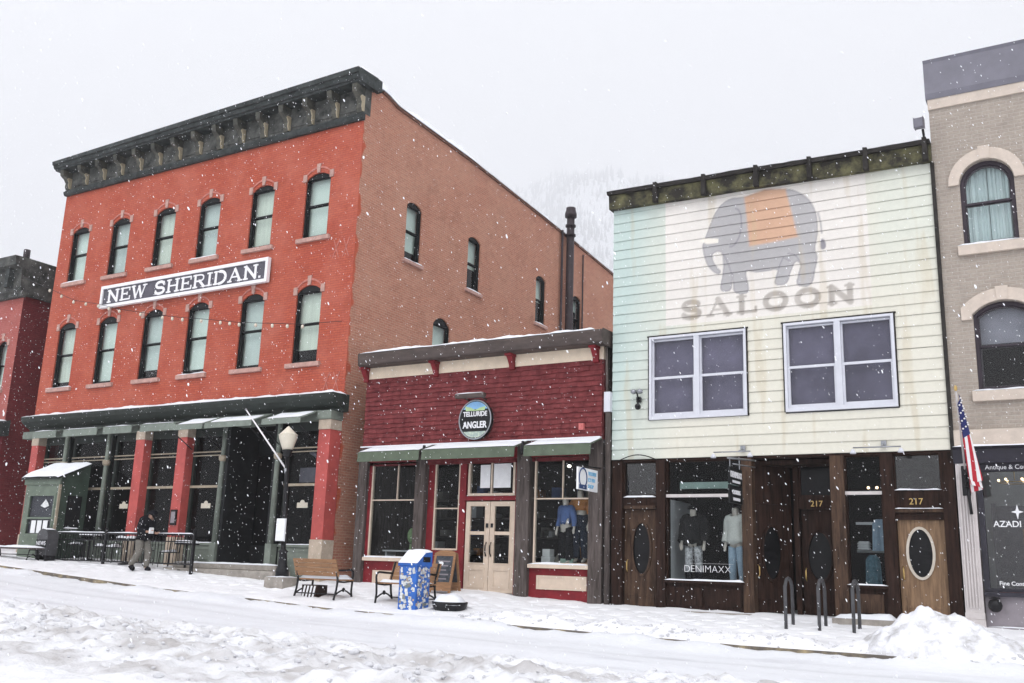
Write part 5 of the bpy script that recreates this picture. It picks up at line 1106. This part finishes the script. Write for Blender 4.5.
MB().tube([(LX(z), 18.3, z) for z in (3.14, 3.165)], .242, 8).build('lantern_rim', m_globe, t)
n_ = tag(MB().box(-17.5, -17.22, 18.16, 18.18, .50, 1.03).box(-17.51, -17.21, 18.185, 18.2, .49, 1.04).build('paper_notice', m_paper), 'white paper notice strapped to the black street lamp pole', 'notice')
t = thing('flag_pole', 'bare white flag pole slanting up to the left from the street lamp', 'pole', (-17.45, 18.3, 2.2))
MB().tube([(-17.44, 18.28, 2.27), (-19.04, 18.28, 3.87)], [.024, .018], 8).build('pole', m_signwhite, t); MB().tube([(-17.44, 18.3, 2.15), (-17.46, 18.28, 2.3)], .05, 8).build('bracket', m_steel, t); MB().ball((-19.06, 18.28, 3.89), .035, 8, 6).build('finial', m_steel, t)
# iron railing of the terrace
t = thing('iron_railing', 'black iron railing around the hotel terrace with snow on the rail', 'railing', (-24, 18.7, -.3))
xs = [-27.0, -24.65, -20.98]
for x in xs: MB().box(x-.035, x+.035, 18.665, 18.735, gz(x, 18.7)-.1, .72).ball((x, 18.7, .75), (.045, .045, .04), 8, 6).build('post', m_iron, t)
for a, b in zip(xs, xs[1:]):
    p = MB().box(a+.035, b-.035, 18.685, 18.715, .60, .645).box(a+.035, b-.035, 18.688, 18.712, .42, .45).box(a+.035, b-.035, 18.685, 18.715, -.18, -.14)
    n = round((b-a)/.125)
    for k in range(1, n): x = a+(b-a)*k/n; p.tube([(x, 18.7, -.14), (x, 18.7, .60)], .010, 5)
    p.build('railing_panel', m_iron, t); MB().snow(a+.04, b-.04, 18.68, 18.72, .645, .03, .12, a).build('snow_cap', m_snow, t)
MB().box(-27.0, -26.98, 18.72, 19.5, .60, .645).build('return_rail', m_iron, t)
# terrace tables and chairs under snow
def table(name, label, x, y):
    zg = gz(x, y); t = thing(name, label, 'table', (x, y, zg), 'terrace tables')
    MB().lathe([(.33, zg+.70), (.34, zg+.72), (.33, zg+.74)], x, y, 18).build('tabletop', m_iron, t)
    MB().tube([(x, y, zg), (x, y, zg+.7)], .03, 8).build('leg', m_iron, t); MB().lathe([(.22, zg), (.2, zg+.03), (.04, zg+.06)], x, y, 14).build('foot', m_iron, t)
    MB().grid(14, 14, lambda a, b: (x+.33*(2*a-1)*math.sqrt(1-.5*(2*b-1)**2), y+.33*(2*b-1)*math.sqrt(1-.5*(2*a-1)**2), zg+.742+.08*max(0, 1-max(abs(2*a-1), abs(2*b-1))**6)**.5*(.8+.4*nz(a*3+x, b*3)))).build('snow_cap', m_snow, t)
def chair(label, x, y, rz):
    zg = gz(x, y); t = thing('terrace_chair', label, 'chair', (x, y, zg), 'terrace chairs')
    c, s_ = math.cos(rz), math.sin(rz); P = lambda u, d, z: (x+u*c-d*s_, y+u*s_+d*c, zg+z)
    MB(P).box(-.19, .19, -.19, .19, .43, .455).build('seat', m_iron, t); MB(P).snow(-.18, .18, -.18, .18, .456, .07, .06, x).build('snow_cap', m_snow, t)
    b = MB(P).tube([(-.18, -.19, .44), (-.18, -.24, .9), (.18, -.24, .9), (.18, -.19, .44)], .015, 6)
    for k in range(4): b.tube([(-.11+k*.073, -.195, .46), (-.11+k*.073, -.24, .9)], .008, 5)
    b.build('backrest', m_iron, t)
    for u in (-.17, .17):
        for d in (-.17, .17): MB(P).tube([(u, d, .43), (u*1.12, d*1.15, 0)], .012, 5).build('leg', m_iron, t)
table('terrace_table', 'round snow-capped terrace table between green vestibule and first glazed bay', -26.0, 19.18)
table('terrace_table', 'round snow-capped terrace table left of the walking person', -24.2, 19.12)
table('terrace_table', 'round snow-capped terrace table at the right end of the railing', -21.75, 19.15)
for l, x, r in (('snowy iron chair close against the green vestibule side', -26.6, 1.5), ('snowy iron chair at the middle railing post', -25.35, -1.4), ('snowy iron chair behind the red pillar left of the person', -24.85, 1.6), ('snowy iron chair just behind the walking person', -23.5, -1.5), ('snowy iron chair right of the walking person', -22.45, 1.6)): chair(l, x, 19.16, r)
# grey box beside the vestibule
t = thing('newspaper_box', 'dark grey round-topped newspaper box in front of the green vestibule', 'newspaper box', (-26.75, 18.3, -.2))
MB().box(-27.02, -26.5, 18.12, 18.48, -.05, .45).prism([(-27.02, .45), (-26.5, .45)] + [(-26.76+.26*math.cos(math.pi*k/8), .45+.26*math.sin(math.pi*k/8)) for k in range(0, 9)], 18.12, 18.48).build('body', m_news, t, .01)
MB().box(-27.0, -26.52, 18.1, 18.12, .18, .40).build('window', m_blk, t); text('NEWS', .17, FR(18.105), -26.76, .24, 0, t, 'lettering', m_txt, 'CENTER', .95)
for x in (-26.98, -26.54): MB().box(x-.02, x+.02, 18.14, 18.46, -.35, -.05).build('leg', m_iron, t)
MB().snow(-26.9, -26.62, 18.15, 18.45, .69, .05, .06, 2).build('snow_cap', m_snow, t)

# ================================================================== FIGURES
def figure(name, label, cat, loc, rz, J, garments, skin, group=None, scale=1.):
    """J: joints {name: (x, y, z, r)} with y forward; one continuous skinned body, garments as children grown from it"""
    names = list(J); idx = {n: i for i, n in enumerate(names)}
    bones = [('pelvis','waist','torso'),('waist','chest','torso'),('chest','neck','torso'),('neck','jaw','head'),('jaw','crown','head'),('jaw','nose','head')]
    for s_ in 'LR': bones += [('chest','sh'+s_,'torso'),('sh'+s_,'el'+s_,'arm'),('el'+s_,'wr'+s_,'arm'),('wr'+s_,'pa'+s_,'hand'),('pelvis','hip'+s_,'leg'),('hip'+s_,'kn'+s_,'leg'),('kn'+s_,'an'+s_,'leg'),('an'+s_,'to'+s_,'foot')]
    vs = [V(J[n][:3]) for n in names]; rs = [J[n][3] for n in names]; ed = [(idx[a], idx[b]) for a, b, _ in bones]; zone = [z for _, _, z in bones]
    for s_ in 'LR':                       # five separate fingers from each palm
        pa, wr = vs[idx['pa'+s_]], vs[idx['wr'+s_]]; d = (pa-wr).normalized(); side = d.cross(V((0, 1, 0) if abs(d.y) < .7 else (0, 0, 1))).normalized(); inw = d.cross(side)
        for k in range(5):
            off = side*(.032-.016*k) if k < 4 else side*.034; ln = (.062, .074, .078, .06)[k] if k < 4 else .045; root = idx['pa'+s_] if k < 4 else idx['wr'+s_]
            base = (pa+off+d*.02) if k < 4 else pa-d*.03+side*.045
            for q, f in enumerate((0, .5, 1)):
                p = base+d*ln*f+inw*(.02*f*f)+(side*.02*f if k == 4 else V((0, 0, 0))); vs.append(p); rs.append(.0095 if q < 2 else .008)
                ed.append((root if q == 0 else len(vs)-2, len(vs)-1)); zone.append('hand')
    me = bpy.data.meshes.new('b'); me.from_pydata([tuple(v*scale) for v in vs], ed, [])
    o = bpy.data.objects.new('b', me); COL.objects.link(o); md = o.modifiers.new('s', 'SKIN'); md.use_smooth_shade = True
    sk = me.skin_vertices[0].data
    for i, r in enumerate(rs):
        n = names[i] if i < len(names) else ''
        sk[i].radius = (r*scale*(1.32 if n in ('chest', 'waist', 'pelvis') else 1), r*scale); sk[i].use_root = (n == 'pelvis')
    su = o.modifiers.new('u', 'SUBSURF'); su.levels = 1; su.render_levels = 1
    bpy.context.view_layer.update()
    bm = bpy.data.meshes.new_from_object(o.evaluated_get(bpy.context.evaluated_depsgraph_get())); bpy.data.objects.remove(o)
    A = np.array([v.co[:] for v in bm.vertices]); Nn = np.array([v.normal[:] for v in bm.vertices]); best = np.full(len(A), 9.); zi = np.zeros(len(A), int)
    for k, (a, b) in enumerate(ed):
        p, q = np.array(vs[a])*scale, np.array(vs[b])*scale; e = q-p; t_ = np.clip(((A-p)@e)/(e@e+1e-9), 0, 1)
        D = np.linalg.norm(A-p-t_[:, None]*e, axis=1)-(rs[a]*(1-t_)+rs[b]*t_)*scale
        m = D < best; best[m] = D[m]; zi[m] = k
    Z = [zone[k] for k in zi]; c, s_ = math.cos(rz), math.sin(rz)
    def put(B): return [(loc[0]+x*c-y*s_, loc[1]+x*s_+y*c, loc[2]+z) for x, y, z in B]
    F_ = [tuple(p.vertices) for p in bm.polygons]
    body = MB().add(put(A), F_, True).build(name, skin); tag(body, label, cat, group)
    for gn, gm, zs, inf, zlo, zhi in garments:
        B = A+Nn*inf; fs = [f for f in F_ if all(Z[i] in zs and zlo*scale <= A[i][2] <= zhi*scale for i in f)]
        us = sorted({i for f in fs for i in f})
        if not us: continue
        rm = {a: b for b, a in enumerate(us)}; P_ = put(B[us])
        off = wl(body); me = bpy.data.meshes.new(gn); me.from_pydata([(p[0]-off.x, p[1]-off.y, p[2]-off.z) for p in P_], [], [tuple(rm[i] for i in f) for f in fs]); me.polygons.foreach_set('use_smooth', [True]*len(fs)); me.materials.append(gm)
        g = bpy.data.objects.new(gn, me); COL.objects.link(g); g.parent = body; so = g.modifiers.new('t', 'SOLIDIFY'); so.thickness = .012; so.offset = 1
    return body
STAND = dict(pelvis=(0,0,.95,.115), waist=(0,.01,1.1,.105), chest=(0,0,1.30,.12), neck=(0,.01,1.49,.055), jaw=(0,.035,1.58,.078), crown=(0,.015,1.68,.085), nose=(0,.125,1.605,.012),
    shL=(-.185,0,1.42,.06), elL=(-.23,-.03,1.14,.045), wrL=(-.25,.05,.90,.030), paL=(-.25,.075,.82,.032), shR=(.185,0,1.42,.06), elR=(.23,-.03,1.14,.045), wrR=(.25,.05,.90,.030), paR=(.25,.075,.82,.032),
    hipL=(-.095,0,.90,.088), knL=(-.11,.02,.50,.06), anL=(-.12,-.01,.09,.042), toL=(-.13,.15,.035,.035), hipR=(.095,0,.90,.088), knR=(.11,.02,.50,.06), anR=(.12,-.01,.09,.042), toR=(.13,.15,.035,.035))
WALK = dict(STAND, waist=(0,.05,1.09,.115), chest=(0,.12,1.28,.13), neck=(0,.19,1.45,.055), jaw=(0,.26,1.52,.078), crown=(0,.26,1.62,.088), nose=(0,.35,1.54,.012),
    shL=(-.185,.11,1.38,.062), elL=(-.24,.05,1.10,.05), wrL=(-.2,.28,1.02,.032), paL=(-.17,.36,1.05,.032), shR=(.185,.11,1.38,.062), elR=(.24,.08,1.10,.05), wrR=(.2,.32,1.05,.032), paR=(.17,.40,1.08,.032),
    hipL=(-.095,0,.90,.095), knL=(-.1,.16,.50,.066), anL=(-.1,.12,.10,.045), toL=(-.1,.27,.04,.036), hipR=(.095,0,.90,.095), knR=(.1,.02,.5,.066), anR=(.1,-.24,.16,.045), toR=(.1,-.12,.05,.036))
pp = figure('person', 'person in dark hooded coat and grey-khaki trousers walking right past the railing', 'person', (-22.5, 18.25, gz(-22.5, 18.25)-.0), -1.45, WALK,
    [('coat', m_dkcloth, ('torso', 'arm', 'leg'), .035, .80, 1.5), ('trousers', m_khaki, ('leg',), .022, .1, .86), ('hood', m_dkcloth, ('head', 'torso'), .038, 1.44, 1.9), ('boot', m_dkcloth, ('foot',), .02, -.1, .3)], m_skin, scale=1.0)
off = wl(pp)
for k in (-1, 1): MB().ball((-22.17, 18.27-.03*k, gz(-22.5, 18.25)+1.575), .012, 6, 4).build('eye', m_blk, pp)
tag(MB().box(-22.06, -22.03, 18.06, 18.2, .62, .74).prism([(-22.06, .742), (-22.03, .742), (-22.04, .78)], 18.06, 18.2).build('paper_bag', m_paper), 'small white packet held in front by the walking person', 'packet')
MA = dict(STAND, elL=(-.27,.0,1.15,.045), wrL=(-.33,.06,.92,.03), paL=(-.34,.09,.85,.032))
figure('mannequin', 'mannequin in blue jersey and black trousers in the shop window', 'mannequin', (-10.52, 20.36, .13), math.pi-.25, MA, [('jersey', m_bluecloth, ('torso', 'arm'), .02, .93, 1.6), ('trousers', m_dkcloth, ('leg',), .035, .1, .98), ('cap', m_khaki, ('head',), .02, 1.63, 1.9)], m_manq, 'shop window mannequins', .92)
MC = dict(STAND, elR=(.29,.05,1.16,.05), wrR=(.24,.2,1.0,.03), paR=(.2,.26,.95,.032))
figure('mannequin', 'taller mannequin in orange jacket and dark waders in the shop window', 'mannequin', (-10.18, 20.45, .17), math.pi-.1, MC, [('jacket', m_orange, ('torso', 'arm'), .035, 1.1, 1.6), ('waders', m_denim, ('leg', 'torso'), .03, .1, 1.12), ('cap', m_khaki, ('head',), .02, 1.64, 1.9)], m_manq, 'shop window mannequins', 1.0)
figure('mannequin', 'mannequin in black fur coat and patterned trousers in the saloon window', 'mannequin', (-7.44, 20.42, -.2), math.pi+.1, STAND, [('fur_coat', M('black_fur', (.012, .011, .012), 1., .5, 30, .9, 50), ('torso', 'arm', 'leg'), .065, .82, 1.56), ('trousers', m_patterned, ('leg',), .02, .25, .84), ('boot', m_dkcloth, ('leg', 'foot'), .03, -.1, .3), ('fur_hood', m_dkcloth, ('head',), .045, 1.60, 1.9)], m_manq, 'saloon window mannequins', .98)
figure('mannequin', 'mannequin in white fleece and pale jeans at the right of the saloon window', 'mannequin', (-6.46, 20.36, -.2), math.pi-.3, STAND, [('fleece', m_whitecloth, ('torso', 'arm', 'leg'), .06, .86, 1.56), ('jeans', m_ltdenim, ('leg',), .02, .1, .9), ('hair', m_dkcloth, ('head',), .03, 1.62, 1.9)], m_manq, 'saloon window mannequins', .98)

# ================================================================== MOUNTAIN, SNOWFALL, AIR
def mount(x, y):
    d = math.hypot(x, y); az = math.degrees(math.atan2(x, y))        # bearing from the street
    crest = interp([(-75, 60), (-58, 150), (-44, 330), (-36, 470), (-27, 590), (-22, 570), (-8, 470), (25, 400), (60, 300)], az)
    ridge = 3.4*crest*sstep(1700, 5030, d)*(1-.25*sstep(5100, 6800, d))
    return -4+ridge*(1+.10*fbm(x*.0012, y*.0012, 3.))+85*fbm(x*.0026, y*.0026, 1.)*sstep(1500, 2700, d)
mt = MB(); na, nr = 120, 40
mt.add([(r*math.sin(a), r*math.cos(a), mount(r*math.sin(a), r*math.cos(a))) for r in [1500+5100*j/(nr-1) for j in range(nr)] for a in [math.radians(-80+150*i/(na-1)) for i in range(na)]],
       [(j*na+i, j*na+i+1, (j+1)*na+i+1, (j+1)*na+i) for j in range(nr-1) for i in range(na-1)], True)
kind(mt.build('mountain', M('mountain_snow', (.78, .80, .84), .9, .1, .02)), 'structure')
tr = MB(); random.seed(3)
for k in range(9500):
    az = math.radians(random.uniform(-46, -8)); r = random.uniform(2600, 5350); x, y = r*math.sin(az), r*math.cos(az)
    if fbm(x*.0017, y*.0017, 9.) < -.10+.25*random.random(): continue
    h = random.uniform(30, 55); w = h*.17; z = mount(x, y)-1
    for q, (a, b, c) in enumerate(((0, .55, 1.), (.3, .8, .72), (.6, 1., .42))):
        tr.add([(x+w*c*math.cos(s_*1.257+q), y+w*c*math.sin(s_*1.257+q), z+h*a) for s_ in range(5)] + [(x, y, z+h*b)], [(s_, (s_+1) % 5, 5) for s_ in range(5)])
kind(tr.build('mountain_forest', M('snowy_conifers', (.16, .18, .19), .9, .4, .3, rgb2=(.5, .52, .55))), 'stuff')
random.seed(21); fk = MB()
vs, fs = [], []
for k in range(36000):
    while True:
        x, y, z = random.uniform(-32, 5), random.uniform(1.6, 19.4), random.uniform(-1.2, 14)
        d = math.sqrt(x*x+y*y+z*z)
        if d > 3.0 and z > gz(x, min(y, 16.3))+.05: break
    if y > 18.2 and z < 5: y -= 1.6
    r = random.choice((.0019, .0025, .0028, .0034, .0048))*(.75 if d < 6 else 1); e = random.uniform(1.8, 3.4); ax = V((.5+random.uniform(-.22, .22), random.uniform(-.3, .3), -1)).normalized()
    a = ax.cross(V((0, 1, 0))).normalized(); b = ax.cross(a); n = len(vs); c = V((x, y, z))
    vs.append(tuple(c+ax*r*e))
    for h_, w_ in ((.55, .85), (-.1, 1.0), (-.65, .75)):
        for q in range(5): vs.append(tuple(c+ax*r*e*h_+(a*math.cos(q*1.2566+h_)+b*math.sin(q*1.2566+h_))*r*w_*random.uniform(.75, 1.2)))
    vs.append(tuple(c-ax*r*e)); L9 = n+16
    for q in range(5):
        t2 = (q+1) % 5; fs += [(n, n+1+q, n+1+t2), (n+1+q, n+6+q, n+6+t2, n+1+t2), (n+6+q, n+11+q, n+11+t2, n+6+t2), (L9, n+11+t2, n+11+q)]
fk.add(vs, fs, True); kind(fk.build('falling_snow', m_flake), 'stuff')
hz = MB().box(-7200, 7200, -1000, 7200, -6, 2500).build('haze', m_snow); kind(hz, 'stuff')
m, nt, N, Lk = newmat('haze_air'); out = N('ShaderNodeOutputMaterial'); pv = N('ShaderNodeVolumePrincipled')
pv.inputs['Color'].default_value = (.97, .975, .985, 1); pv.inputs['Density'].default_value = HAZE; pv.inputs['Anisotropy'].default_value = .0
Lk(pv.outputs[0], out.inputs['Volume']); hz.data.materials.clear(); hz.data.materials.append(m)

# ================================================================== LIGHT, SKY, CAMERA
SUN_EL, SUN_AZ = math.radians(52), math.radians(150)       # high, behind the camera, through thick cloud
w = bpy.data.worlds.new('World'); S.world = w; w.use_nodes = True; nt = w.node_tree; nt.nodes.clear(); N, Lk = nt.nodes.new, nt.links.new
sky = N('ShaderNodeTexSky'); sky.sky_type = 'NISHITA'; sky.sun_disc = False; sky.sun_elevation = SUN_EL; sky.sun_rotation = SUN_AZ; sky.dust_density = 4; sky.air_density = 1.2
hs_ = N('ShaderNodeHueSaturation'); hs_.inputs['Saturation'].default_value = .12; Lk(sky.outputs[0], hs_.inputs['Color'])
mx = N('ShaderNodeMix'); mx.data_type = 'RGBA'; mx.inputs[0].default_value = .72; Lk(hs_.outputs[0], mx.inputs[6]); mx.inputs[7].default_value = (*[SKYV*c for c in (.975, .985, 1.045)], 1)
bg = N('ShaderNodeBackground'); bg.inputs[1].default_value = .135; Lk(mx.outputs[2], bg.inputs[0]); ow = N('ShaderNodeOutputWorld'); Lk(bg.outputs[0], ow.inputs[0])
sl_ = bpy.data.lights.new('Sun', 'SUN'); sl_.energy = 1.5; sl_.angle = math.radians(25); sl_.color = (1, .975, .95)
so_ = bpy.data.objects.new('Sun', sl_); COL.objects.link(so_)
dv = V((math.sin(SUN_AZ)*math.cos(SUN_EL), math.cos(SUN_AZ)*math.cos(SUN_EL), math.sin(SUN_EL))); so_.rotation_euler = dv.to_track_quat('Z', 'Y').to_euler(); so_.location = (0, -20, 40)
cd = bpy.data.cameras.new('Camera'); co = bpy.data.objects.new('Camera', cd); COL.objects.link(co); S.camera = co
cd.sensor_fit = 'HORIZONTAL'; cd.sensor_width = 36; cd.lens = 967.13/1024*36; cd.clip_start = .1; cd.clip_end = 25000
yaw, pit, rol = .538077, .230895, .0330889
fw = V((-math.sin(yaw)*math.cos(pit), math.cos(yaw)*math.cos(pit), math.sin(pit))); rt = V((math.cos(yaw), math.sin(yaw), 0)); upv = rt.cross(fw)
r2 = rt*math.cos(rol)+upv*math.sin(rol); u2 = -rt*math.sin(rol)+upv*math.cos(rol)
from mathutils import Matrix
co.matrix_world = Matrix(((r2.x, u2.x, -fw.x, 0), (r2.y, u2.y, -fw.y, 0), (r2.z, u2.z, -fw.z, 0), (0, 0, 0, 1)))
S.render.resolution_x, S.render.resolution_y = 1024, 683
S.view_settings.view_transform = 'Standard'; S.view_settings.look = 'None'; S.view_settings.exposure = EXPO; S.view_settings.gamma = 1
S.render.engine = 'CYCLES'; S.cycles.use_denoising = True; S.cycles.volume_bounces = 2; S.cycles.max_bounces = 8; S.cycles.transparent_max_bounces = 12; S.cycles.caustics_reflective = False; S.cycles.caustics_refractive = False
